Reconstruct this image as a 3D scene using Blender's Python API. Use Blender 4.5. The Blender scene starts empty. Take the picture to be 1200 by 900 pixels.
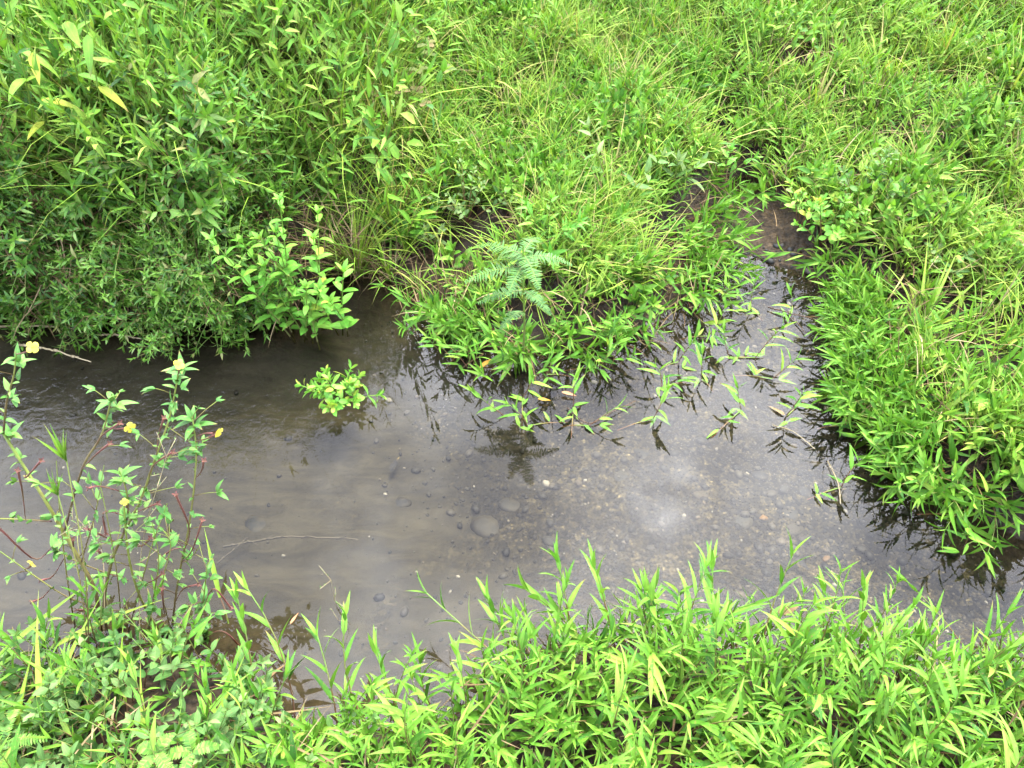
import bpy, math, random
import numpy as np
from mathutils import Vector, Matrix

random.seed(7); np.random.seed(7)
R = random.random
U = random.uniform
G = random.gauss
sc = bpy.context.scene
col = sc.collection

# ------------------------------------------------------------------ camera geometry
PITCH = math.radians(48.0); CAM = np.array([0.0, 0.0, 1.6]); FOC = 906.0
FWD = np.array([0, math.cos(PITCH), -math.sin(PITCH)])
UPV = np.array([0, math.sin(PITCH), math.cos(PITCH)])
RGT = np.array([1.0, 0, 0])

def ray(u, v):
    return FWD + RGT * ((u - 600) / FOC) + UPV * ((450 - v) / FOC)

def at_z(u, v, z=0.0):
    d = ray(u, v); return CAM + d * ((z - CAM[2]) / d[2])

def at_y(u, v, y):
    d = ray(u, v); return CAM + d * ((y - CAM[1]) / d[1])

def proj(p):
    q = np.asarray(p) - CAM
    d = q @ FWD
    return 600 + FOC * (q @ RGT) / d, 450 - FOC * (q @ UPV) / d

# ------------------------------------------------------------------ terrain
far_px = [(0, 352), (100, 368), (200, 374), (330, 368), (385, 318), (440, 318), (490, 340), (528, 380), (580, 406),
          (650, 414), (715, 394), (765, 376), (806, 345), (815, 285), (845, 255), (915, 278), (975, 318), (1030, 350),
          (1036, 430), (1048, 500), (1090, 560), (1140, 598), (1200, 640)]
near_px = [(1200, 800), (1100, 790), (950, 768), (850, 762), (700, 752), (600, 790), (520, 842), (420, 860), (330, 850),
           (290, 800), (200, 768), (100, 772), (0, 800)]
poly = [tuple(at_z(u, v)[:2]) for u, v in far_px] + [(1.9, .86), (3.0, .7), (9, .3), (9, -.6), (3.0, .05), (1.9, .45)] \
     + [tuple(at_z(u, v)[:2]) for u, v in near_px] + [(-2.0, .62), (-4, .7), (-9, .9), (-9, 2.2), (-4, 2.1), (-2.4, 1.95)]
poly = np.array(poly)
gully = np.array([[.56, 2.02], [.68, 2.08], [.76, 2.22], [.80, 2.42]])
pit = np.array([[.73, 2.60], [.78, 2.68]])

def seg_dist(P, a, b):
    ab = b - a; t = np.clip(((P - a) @ ab) / (ab @ ab), 0, 1)
    return np.linalg.norm(P - (a + t[:, None] * ab), axis=1)

def signed(P):
    d = np.full(len(P), 1e9); ins = np.zeros(len(P), bool)
    n = len(poly)
    for i in range(n):
        a, b = poly[i], poly[(i + 1) % n]
        d = np.minimum(d, seg_dist(P, a, b))
        c = ((a[1] > P[:, 1]) != (b[1] > P[:, 1]))
        xx = (b[0] - a[0]) * (P[:, 1] - a[1]) / (b[1] - a[1] + 1e-12) + a[0]
        ins ^= c & (P[:, 0] < xx)
    return np.where(ins, -d, d)

def gdist(P):
    d = np.full(len(P), 1e9)
    for i in range(len(gully) - 1):
        d = np.minimum(d, seg_dist(P, gully[i], gully[i + 1]))
    return np.minimum(d, seg_dist(P, pit[0], pit[1]) + .02)

hollows = [(.84, 2.08, .18, .18), (-.34, 1.84, .14, .15), (-.15, 1.98, .25, .20), (-.45, 1.98, .11, .12), (.30, 2.35, .10, .08), (1.45, 2.1, .12, .09), (1.9, 2.6, .12, .1), (.1, 2.75, .12, .08), (1.25, 1.62, .09, .07), (1.1, 2.9, .14, .08), (.45, 1.72, .07, .06)]
def hollow(P):
    d = np.full(len(P), 9.0)
    for cx, cy_, rx, ry in hollows: d = np.minimum(d, np.hypot((P[:, 0] - cx) / rx, (P[:, 1] - cy_) / ry))
    return d

def sm(x):
    x = np.clip(x, 0, 1); return x * x * (3 - 2 * x)

def lump(x, y, f, s=0.0):
    return (np.sin(x * f * 1.0 + 1.3 + s) * np.sin(y * f * 1.13 + .7 + s * 2) + .5 * np.sin(x * f * 2.3 + y * f * 1.7 + s)
            + .35 * np.sin(x * f * 4.1 - y * f * 3.7 + 2 * s))

def heights(P):
    P = np.asarray(P, float); x, y = P[:, 0], P[:, 1]
    d = signed(P)
    mid = 1.15 - .1 * x
    farw = sm((y - mid + .1) / .2)
    lw = sm((-.30 - x) / .35)
    hl = .20 * sm(d / .30) + .32 * np.minimum(d, 2.5)
    hm = .022 * sm(d / .12) + .17 * np.minimum(d, 3.0)
    near = .045 * sm(d / .12) + .07 * np.minimum(d, 3.0)
    hf = hl * lw + hm * (1 - lw)
    g = sm((gdist(P) - .05) / .24)
    hf = hf * (.12 + .88 * g) * (.35 + .65 * sm(hollow(P) / 1.2)) + .008
    h = hf * farw + near * (1 - farw)
    h = h + .034 * lump(x, y, 6.0) * sm(d / .2)
    bed = -.012 - .085 * sm(-d / .30) + .006 * lump(x, y, 7.0, 1.0) * sm(-d / .1) + .0022 * lump(x, y, 31.0, 2.0)
    mud = .095 * np.exp(-(((x - .80) / .30) ** 2 + ((y - 2.12) / .20) ** 2))
    bed = np.minimum(bed + mud, .004 + .010 * lump(x, y, 16.0, 2.5) / 1.8)
    return np.where(d > 0, h, bed)

def hz(x, y):
    return float(heights(np.array([[x, y]]))[0])

def ground_hit(u, v):
    d = ray(u, v); ts = np.linspace(.6, 8, 600)
    P = CAM + ts[:, None] * d
    hh = np.maximum(heights(P[:, :2]), 0)
    k = np.argmax(P[:, 2] < hh)
    return P[k]

def axis(lo, hi, step, far):
    a = list(np.arange(lo, hi + 1e-9, step)); s = step; p = lo; q = hi
    left = []; right = []
    while p > -far or q < far:
        s *= 1.35
        p -= s; q += s
        left.append(p); right.append(q)
    return np.array(left[::-1] + a + right)

# ------------------------------------------------------------------ materials
def mat(name):
    m = bpy.data.materials.new(name); m.use_nodes = True
    nt = m.node_tree; nt.nodes.clear()
    out = nt.nodes.new('ShaderNodeOutputMaterial')
    def N(t, **kw):
        n = nt.nodes.new('ShaderNode' + t)
        for k, v in kw.items():
            if k.startswith('i_'):
                n.inputs[k[2:].replace('_', ' ')].default_value = v
            else:
                setattr(n, k, v)
        return n
    L = nt.links.new
    return m, N, L, out

def ramp(N, stops):
    r = N('ValToRGB'); e = r.color_ramp.elements
    while len(e) < len(stops): e.new(.5)
    for el, (p, c) in zip(e, stops):
        el.position = p; el.color = (*c, 1)
    return r

def leaf_mat(name, stops, trans=.15, rough=.50, spec=.27, vein=1.3):
    m, N, L, out = mat(name)
    at = N('Attribute', attribute_name='leafdata')
    sep = N('SeparateColor'); L(at.outputs['Color'], sep.inputs[0])
    oi = N('ObjectInfo')
    # tone + small per-object shift
    ad = N('Math', operation='MULTIPLY_ADD'); L(oi.outputs['Random'], ad.inputs[0]); ad.inputs[1].default_value = .16; ad.inputs[2].default_value = -.08
    tn = N('Math', operation='ADD', use_clamp=True); L(sep.outputs[0], tn.inputs[0]); L(ad.outputs[0], tn.inputs[1])
    rp = ramp(N, stops); L(tn.outputs[0], rp.inputs[0])
    # midrib and blotches
    s1 = N('Math', operation='SUBTRACT'); L(sep.outputs[2], s1.inputs[0]); s1.inputs[1].default_value = .5
    s2 = N('Math', operation='ABSOLUTE'); L(s1.outputs[0], s2.inputs[0])
    mr = N('MapRange'); L(s2.outputs[0], mr.inputs[0]); mr.inputs[1].default_value = .0; mr.inputs[2].default_value = .09
    mr.inputs[3].default_value = vein; mr.inputs[4].default_value = 1.0
    tc = N('TexCoord'); nz = N('TexNoise'); L(tc.outputs['Object'], nz.inputs['Vector']); nz.inputs['Scale'].default_value = 55; nz.inputs['Detail'].default_value = 2
    mn = N('MapRange'); L(nz.outputs['Fac'], mn.inputs[0]); mn.inputs[1].default_value = .3; mn.inputs[2].default_value = .7; mn.inputs[3].default_value = .82; mn.inputs[4].default_value = 1.15
    mu = N('Math', operation='MULTIPLY'); L(mr.outputs[0], mu.inputs[0]); L(mn.outputs[0], mu.inputs[1])
    # worn leaves: browned tips and small brown spots on some of them
    tp = N('MapRange', interpolation_type='SMOOTHSTEP'); L(sep.outputs[1], tp.inputs[0]); tp.inputs[1].default_value = .72; tp.inputs[2].default_value = 1.0
    rb = N('MapRange'); L(at.outputs['Alpha'], rb.inputs[0]); rb.inputs[1].default_value = .66; rb.inputs[2].default_value = .80
    f1 = N('Math', operation='MULTIPLY'); L(tp.outputs[0], f1.inputs[0]); L(rb.outputs[0], f1.inputs[1])
    nsp = N('TexNoise'); L(tc.outputs['Object'], nsp.inputs['Vector']); nsp.inputs['Scale'].default_value = 230; nsp.inputs['Detail'].default_value = 1
    sp2 = N('MapRange'); L(nsp.outputs['Fac'], sp2.inputs[0]); sp2.inputs[1].default_value = .64; sp2.inputs[2].default_value = .70; sp2.inputs[4].default_value = .7
    f2 = N('Math', operation='MAXIMUM'); L(f1.outputs[0], f2.inputs[0]); L(sp2.outputs[0], f2.inputs[1])
    wm = N('MixRGB'); L(f2.outputs[0], wm.inputs[0]); L(rp.outputs[0], wm.inputs[1]); wm.inputs[2].default_value = (.17, .125, .045, 1)
    cm = N('VectorMath', operation='SCALE'); L(wm.outputs[0], cm.inputs[0]); L(mu.outputs[0], cm.inputs['Scale'])
    b = N('BsdfPrincipled'); L(cm.outputs[0], b.inputs['Base Color']); b.inputs['Roughness'].default_value = rough; b.inputs['Specular IOR Level'].default_value = spec
    tr = N('BsdfTranslucent')
    tcx = N('VectorMath', operation='MULTIPLY'); L(cm.outputs[0], tcx.inputs[0]); tcx.inputs[1].default_value = (1.25, 1.25, .6); L(tcx.outputs[0], tr.inputs[0])
    mx = N('MixShader'); mx.inputs[0].default_value = trans; L(b.outputs[0], mx.inputs[1]); L(tr.outputs[0], mx.inputs[2])
    L(mx.outputs[0], out.inputs[0])
    return m

def stem_mat(name, stops, rough=.5):
    m, N, L, out = mat(name)
    at = N('Attribute', attribute_name='leafdata'); sep = N('SeparateColor'); L(at.outputs['Color'], sep.inputs[0])
    tc = N('TexCoord'); nz = N('TexNoise'); L(tc.outputs['Object'], nz.inputs['Vector']); nz.inputs['Scale'].default_value = 45
    a = N('Math', operation='MULTIPLY_ADD'); L(nz.outputs['Fac'], a.inputs[0]); a.inputs[1].default_value = .7; L(sep.outputs[1], a.inputs[2])
    s = N('Math', operation='SUBTRACT', use_clamp=True); L(a.outputs[0], s.inputs[0]); s.inputs[1].default_value = .35
    rp = ramp(N, stops); L(s.outputs[0], rp.inputs[0])
    b = N('BsdfPrincipled'); L(rp.outputs[0], b.inputs['Base Color']); b.inputs['Roughness'].default_value = rough; b.inputs['Specular IOR Level'].default_value = .3
    L(b.outputs[0], out.inputs[0])
    return m

DRY = (.30, .20, .07)
M = {}
M['shoot'] = leaf_mat('shoot leaf', [(0, (.026, .092, .010)), (.35, (.070, .192, .016)), (.75, (.120, .265, .025)), (.95, (.170, .310, .034)), (1, (.21, .32, .045))])
M['grass'] = leaf_mat('grass blade', [(0, (.030, .090, .011)), (.35, (.095, .210, .018)), (.75, (.185, .300, .030)), (.95, (.255, .335, .045)), (1, (.31, .28, .09))])
M['shrub'] = leaf_mat('shrub leaf', [(0, (.020, .070, .009)), (.4, (.060, .172, .016)), (.8, (.122, .250, .028)), (.97, (.17, .28, .065)), (1, (.22, .24, .07))], rough=.42, spec=.35)
M['herb'] = leaf_mat('herb leaf', [(0, (.07, .22, .025)), (.5, (.115, .31, .036)), (.9, (.18, .37, .045)), (1, (.32, .37, .05))], rough=.42)
M['fern'] = leaf_mat('fern leaflet', [(0, (.038, .105, .024)), (.6, (.066, .155, .036)), (1, (.11, .20, .055))], trans=.2)
M['pale'] = leaf_mat('pale leaf', [(0, (.055, .14, .03)), (.6, (.10, .20, .05)), (1, (.18, .26, .09))], trans=.25)
M['olive'] = leaf_mat('olive legume leaf', [(0, (.06, .10, .025)), (.6, (.12, .15, .04)), (1, (.20, .15, .07))])
M['big'] = leaf_mat('broad yellowing leaf', [(0, (.06, .17, .016)), (.6, (.12, .25, .022)), (.88, (.17, .28, .03)), (.97, (.24, .29, .03))])
M['straw'] = leaf_mat('dead straw', [(0, (.055, .035, .016)), (.5, (.14, .095, .045)), (1, (.30, .24, .13))], trans=.1, rough=.7, spec=.2)
M['yellow_leaf'] = leaf_mat('fallen yellow leaf', [(0, (.42, .22, .03)), (1, (.48, .28, .04))], trans=.2)
M['brown_leaf'] = leaf_mat('fallen brown leaf', [(0, (.30, .13, .06)), (1, (.34, .17, .08))], trans=.2)
M['dark_leaf'] = leaf_mat('sunken dark leaf', [(0, (.012, .012, .014)), (1, (.02, .02, .02))], trans=.05)
M['petal'] = leaf_mat('yellow petal', [(0, (.56, .50, .06)), (1, (.66, .61, .11))], trans=.3, vein=1.0)
M['stem'] = stem_mat('reddish green stem', [(0, (.09, .04, .028)), (.45, (.16, .10, .04)), (.8, (.12, .19, .035)), (1, (.12, .23, .035))])
M['green_stem'] = stem_mat('green stem', [(0, (.10, .09, .035)), (.4, (.10, .15, .025)), (1, (.11, .22, .025))])
M['primrose_stem'] = stem_mat('primrose stem', [(0, (.055, .028, .018)), (.35, (.10, .075, .025)), (.75, (.14, .16, .03)), (1, (.14, .20, .035))])
M['pod'] = stem_mat('seed pod', [(0, (.10, .06, .03)), (.5, (.085, .030, .024)), (1, (.16, .06, .05))])
M['straw_stem'] = stem_mat('dry stem', [(0, (.13, .10, .05)), (.5, (.23, .19, .10)), (1, (.30, .25, .15))], rough=.7)
M['twig'] = stem_mat('dark twig', [(0, (.05, .032, .02)), (1, (.09, .06, .035))], rough=.7)
M['sunken_twig'] = stem_mat('sunken twig', [(0, (.055, .05, .04)), (1, (.085, .075, .06))], rough=.8)

# ground / bed
m, N, L, out = mat('mud and gravel bed')
tc = N('TexCoord'); geo = N('NewGeometry')
P_ = geo.outputs['Position']
sepz = N('SeparateXYZ'); L(P_, sepz.inputs[0])
n1 = N('TexNoise'); L(P_, n1.inputs['Vector']); n1.inputs['Scale'].default_value = 4.5; n1.inputs['Detail'].default_value = 6; n1.inputs['Roughness'].default_value = .62
n2 = N('TexNoise'); L(P_, n2.inputs['Vector']); n2.inputs['Scale'].default_value = 60; n2.inputs['Detail'].default_value = 5
v1 = N('TexVoronoi'); L(P_, v1.inputs['Vector']); v1.inputs['Scale'].default_value = 85
v2 = N('TexVoronoi'); L(P_, v2.inputs['Vector']); v2.inputs['Scale'].default_value = 200
bedc = ramp(N, [(.3, (.009, .0079, .0047)), (.5, (.022, .0192, .0118)), (.7, (.040, .0350, .0220))]); L(n1.outputs['Fac'], bedc.inputs[0])
pc = ramp(N, [(0, (.16, .17, .18)), (.45, (.78, .78, .77)), (.82, (1.35, 1.30, 1.22)), (1, (2.3, 2.2, 2.05))])
sv = N('SeparateColor'); L(v1.outputs['Color'], sv.inputs[0]); L(sv.outputs[0], pc.inputs[0])
pc2 = ramp(N, [(0, (.35, .35, .35)), (.7, (1.1, 1.1, 1.1)), (.95, (1.5, 1.5, 1.5)), (1, (3.2, 3.15, 3.0))])
sv2 = N('SeparateColor'); L(v2.outputs['Color'], sv2.inputs[0]); L(sv2.outputs[0], pc2.inputs[0])
m1 = N('MixRGB', blend_type='MULTIPLY'); m1.inputs[0].default_value = .95; L(bedc.outputs[0], m1.inputs[1]); L(pc.outputs[0], m1.inputs[2])
m1b = N('MixRGB', blend_type='MULTIPLY'); m1b.inputs[0].default_value = .95; L(m1.outputs[0], m1b.inputs[1]); L(pc2.outputs[0], m1b.inputs[2])
# silt smooths the gravel in drifts
n3 = N('TexNoise'); L(P_, n3.inputs['Vector']); n3.inputs['Scale'].default_value = 2.6; n3.inputs['Detail'].default_value = 4; n3.inputs['Distortion'].default_value = .6
siltx = N('MapRange'); L(sepz.outputs[0], siltx.inputs[0]); siltx.inputs[1].default_value = -.5; siltx.inputs[2].default_value = .35; siltx.inputs[3].default_value = .36; siltx.inputs[4].default_value = -.16
sa = N('Math', operation='ADD'); L(n3.outputs['Fac'], sa.inputs[0]); L(siltx.outputs[0], sa.inputs[1])
silt = N('MapRange'); L(sa.outputs[0], silt.inputs[0]); silt.inputs[1].default_value = .48; silt.inputs[2].default_value = .70
siltc = ramp(N, [(.34, (.013, .0113, .0068)), (.5, (.023, .0200, .0123)), (.66, (.036, .0315, .0200))]); mpv = N('Mapping'); L(P_, mpv.inputs[0]); mpv.inputs['Rotation'].default_value = (0, 0, .35); mpv.inputs['Scale'].default_value = (5, 17, 9)
ns = N('TexNoise'); L(mpv.outputs[0], ns.inputs['Vector']); ns.inputs['Scale'].default_value = 1.0; ns.inputs['Detail'].default_value = 8; ns.inputs['Roughness'].default_value = .68; ns.inputs['Distortion'].default_value = 1.4
L(ns.outputs['Fac'], siltc.inputs[0])
m2 = N('MixRGB'); L(silt.outputs[0], m2.inputs[0]); L(m1b.outputs[0], m2.inputs[1]); L(siltc.outputs[0], m2.inputs[2])
# soil above the water
soil = ramp(N, [(.3, (.010, .0066, .003)), (.55, (.030, .020, .0095)), (.75, (.060, .042, .022))]); L(n2.outputs['Fac'], soil.inputs[0])
zr = N('MapRange'); L(sepz.outputs[2], zr.inputs[0]); zr.inputs[1].default_value = -.055; zr.inputs[2].default_value = .004
m3 = N('MixRGB'); L(zr.outputs[0], m3.inputs[0]); L(m2.outputs[0], m3.inputs[1]); L(soil.outputs[0], m3.inputs[2])
b = N('BsdfPrincipled'); L(m3.outputs[0], b.inputs['Base Color']); b.inputs['Roughness'].default_value = .62; b.inputs['Specular IOR Level'].default_value = .3
sub1 = N('Math', operation='SUBTRACT'); sub1.inputs[0].default_value = 1; L(silt.outputs[0], sub1.inputs[1])
gh = N('Math', operation='MULTIPLY'); L(v1.outputs['Distance'], gh.inputs[0]); L(sub1.outputs[0], gh.inputs[1])
nsm = N('Math', operation='ADD'); L(n2.outputs['Fac'], nsm.inputs[0]); L(ns.outputs['Fac'], nsm.inputs[1])
hh = N('Math', operation='MULTIPLY_ADD'); L(gh.outputs[0], hh.inputs[0]); hh.inputs[1].default_value = -.9; L(nsm.outputs[0], hh.inputs[2])
smx = N('Math', operation='MULTIPLY_ADD'); L(silt.outputs[0], smx.inputs[0]); smx.inputs[1].default_value = -.3; smx.inputs[2].default_value = .7
bp = N('Bump'); L(hh.outputs[0], bp.inputs['Height']); L(smx.outputs[0], bp.inputs['Strength']); bp.inputs['Distance'].default_value = .012
L(bp.outputs[0], b.inputs['Normal']); L(b.outputs[0], out.inputs[0])
M['ground'] = m

# stones
def stone_mat(name, attr):
    m, N, L, out = mat(name)
    g = N('TexCoord'); nz = N('TexNoise'); L(g.outputs['Object'], nz.inputs['Vector']); nz.inputs['Scale'].default_value = 38; nz.inputs['Detail'].default_value = 5
    f = N('MapRange'); L(nz.outputs['Fac'], f.inputs[0]); f.inputs[1].default_value = .3; f.inputs[2].default_value = .7; f.inputs[3].default_value = .6; f.inputs[4].default_value = 1.3
    c = N('VectorMath', operation='SCALE'); L(f.outputs[0], c.inputs['Scale'])
    if attr:
        a = N('Attribute', attribute_name='leafdata'); s = N('SeparateColor'); L(a.outputs['Color'], s.inputs[0])
        r = ramp(N, [(0, (.009, .0088, .0075)), (.3, (.014, .0132, .0105)), (.6, (.026, .0238, .0185)), (.85, (.045, .041, .033)), (.95, (.070, .056, .038)), (1, (.20, .19, .165))]); L(s.outputs[0], r.inputs[0])
        L(r.outputs[0], c.inputs[0])
    else:
        o = N('ObjectInfo'); sl = N('TexNoise'); L(g.outputs['Object'], sl.inputs['Vector']); sl.inputs['Scale'].default_value = 60; sl.inputs['Detail'].default_value = 4
        sr = N('MapRange'); L(sl.outputs['Fac'], sr.inputs[0]); sr.inputs[1].default_value = .42; sr.inputs[2].default_value = .6; sr.inputs[4].default_value = .85
        smx = N('MixRGB'); L(sr.outputs[0], smx.inputs[0]); L(o.outputs['Color'], smx.inputs[1]); smx.inputs[2].default_value = (.025, .0215, .0135, 1); L(smx.outputs[0], c.inputs[0])
    b = N('BsdfPrincipled'); L(c.outputs[0], b.inputs['Base Color']); b.inputs['Roughness'].default_value = .6
    bp = N('Bump'); L(nz.outputs['Fac'], bp.inputs['Height']); bp.inputs['Distance'].default_value = .004; bp.inputs['Strength'].default_value = .5; L(bp.outputs[0], b.inputs['Normal'])
    L(b.outputs[0], out.inputs[0]); return m
M['gravel'] = stone_mat('river gravel', True)
M['stone'] = stone_mat('river stone', False)

# water: clear film with Fresnel mirror of the sky
m, N, L, out = mat('clear stream water')
geo = N('NewGeometry')
sx = N('SeparateXYZ'); L(geo.outputs['Position'], sx.inputs[0])
n1 = N('TexNoise'); L(geo.outputs['Position'], n1.inputs['Vector']); n1.inputs['Scale'].default_value = 34; n1.inputs['Detail'].default_value = 3; n1.inputs['Distortion'].default_value = .8
n0 = N('TexNoise'); L(geo.outputs['Position'], n0.inputs['Vector']); n0.inputs['Scale'].default_value = 7; n0.inputs['Detail'].default_value = 1
# the riffle by the shrubs ripples, the pool downstream lies calm
def gauss_mask(cx, cy, rx, ry):
    a = N('Math', operation='SUBTRACT'); L(sx.outputs[0], a.inputs[0]); a.inputs[1].default_value = cx
    a2 = N('Math', operation='DIVIDE'); L(a.outputs[0], a2.inputs[0]); a2.inputs[1].default_value = rx
    b_ = N('Math', operation='SUBTRACT'); L(sx.outputs[1], b_.inputs[0]); b_.inputs[1].default_value = cy
    b2 = N('Math', operation='DIVIDE'); L(b_.outputs[0], b2.inputs[0]); b2.inputs[1].default_value = ry
    c1 = N('Math', operation='POWER'); L(a2.outputs[0], c1.inputs[0]); c1.inputs[1].default_value = 2
    c2 = N('Math', operation='POWER'); L(b2.outputs[0], c2.inputs[0]); c2.inputs[1].default_value = 2
    s = N('Math', operation='ADD'); L(c1.outputs[0], s.inputs[0]); L(c2.outputs[0], s.inputs[1])
    q = N('Math', operation='SUBTRACT', use_clamp=True); q.inputs[0].default_value = 1; L(s.outputs[0], q.inputs[1])
    return q
g1 = gauss_mask(-1.15, 1.55, .85, .55); g2 = gauss_mask(.62, 1.93, .22, .2)
gs = N('Math', operation='ADD'); L(g1.outputs[0], gs.inputs[0]); L(g2.outputs[0], gs.inputs[1])
ga = N('Math', operation='MULTIPLY_ADD', use_clamp=True); L(gs.outputs[0], ga.inputs[0]); ga.inputs[1].default_value = .2; ga.inputs[2].default_value = .0008
hm = N('Math', operation='MULTIPLY'); L(n1.outputs['Fac'], hm.inputs[0]); L(ga.outputs[0], hm.inputs[1])
h0 = N('Math', operation='MULTIPLY_ADD'); L(n0.outputs['Fac'], h0.inputs[0]); h0.inputs[1].default_value = .012; L(hm.outputs[0], h0.inputs[2])
bp = N('Bump'); L(h0.outputs[0], bp.inputs['Height']); bp.inputs['Strength'].default_value = 1; bp.inputs['Distance'].default_value = .02
fr = N('Fresnel'); fr.inputs['IOR'].default_value = 1.42; L(bp.outputs[0], fr.inputs['Normal'])
tr = N('BsdfTransparent'); tr.inputs[0].default_value = (.94, .91, .78, 1)
gl = N('BsdfGlossy'); gl.inputs['Roughness'].default_value = 0.0; L(bp.outputs[0], gl.inputs['Normal'])
mx = N('MixShader'); L(fr.outputs[0], mx.inputs[0]); L(tr.outputs[0], mx.inputs[1]); L(gl.outputs[0], mx.inputs[2]); L(mx.outputs[0], out.inputs[0])
M['water'] = m

# ------------------------------------------------------------------ mesh helpers
def link(o): col.objects.link(o); return o

def tag(o, label=None, cat=None, group=None, kind=None):
    if label: o['label'] = label
    if cat: o['category'] = cat
    if group: o['group'] = group
    if kind: o['kind'] = kind
    return o

def mesh_from(name, V, F, data, mats, midx=None):
    """V (n,3), F (m,4) quads, data (n,4) per-point"""
    me = bpy.data.meshes.new(name)
    n, mF = len(V), len(F)
    me.vertices.add(n); me.vertices.foreach_set('co', np.ascontiguousarray(V, np.float32).ravel())
    me.loops.add(mF * 4); me.loops.foreach_set('vertex_index', np.ascontiguousarray(F, np.int32).ravel())
    me.polygons.add(mF); me.polygons.foreach_set('loop_start', np.arange(0, mF * 4, 4, dtype=np.int32))
    for mm in mats: me.materials.append(mm)
    if midx is not None: me.polygons.foreach_set('material_index', np.ascontiguousarray(midx, np.int32))
    me.polygons.foreach_set('use_smooth', np.ones(mF, bool))
    me.update(calc_edges=True)
    if data is not None:
        a = me.attributes.new('leafdata', 'FLOAT_COLOR', 'POINT'); a.data.foreach_set('color', np.ascontiguousarray(data, np.float32).ravel())
    return me

PROFILES = {
    'lance': lambda t: np.sin(np.pi * np.clip(t, 0, 1) ** .62) ** .85 * (1 - .15 * t) + .10 * (1 - t),
    'blade': lambda t: (1 - t ** 2.2) * (.55 + .45 * np.sin(np.pi * np.minimum(t * 1.3, 1))),
    'ellip': lambda t: np.sin(np.pi * t ** .85) ** .8 + .06 * (1 - t),
    'obov': lambda t: np.sin(np.pi * np.clip(t, 0, 1) ** 1.5) ** .6 * .95 + .12 * (1 - t),
    'round': lambda t: np.sin(np.pi * np.clip(t, 0, 1)) ** .55 + .05 * (1 - t),
    'strip': lambda t: 1 - .75 * t ** 3,
}

def nrm(v):
    v = np.asarray(v, float); return v / (np.linalg.norm(v) + 1e-12)

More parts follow.
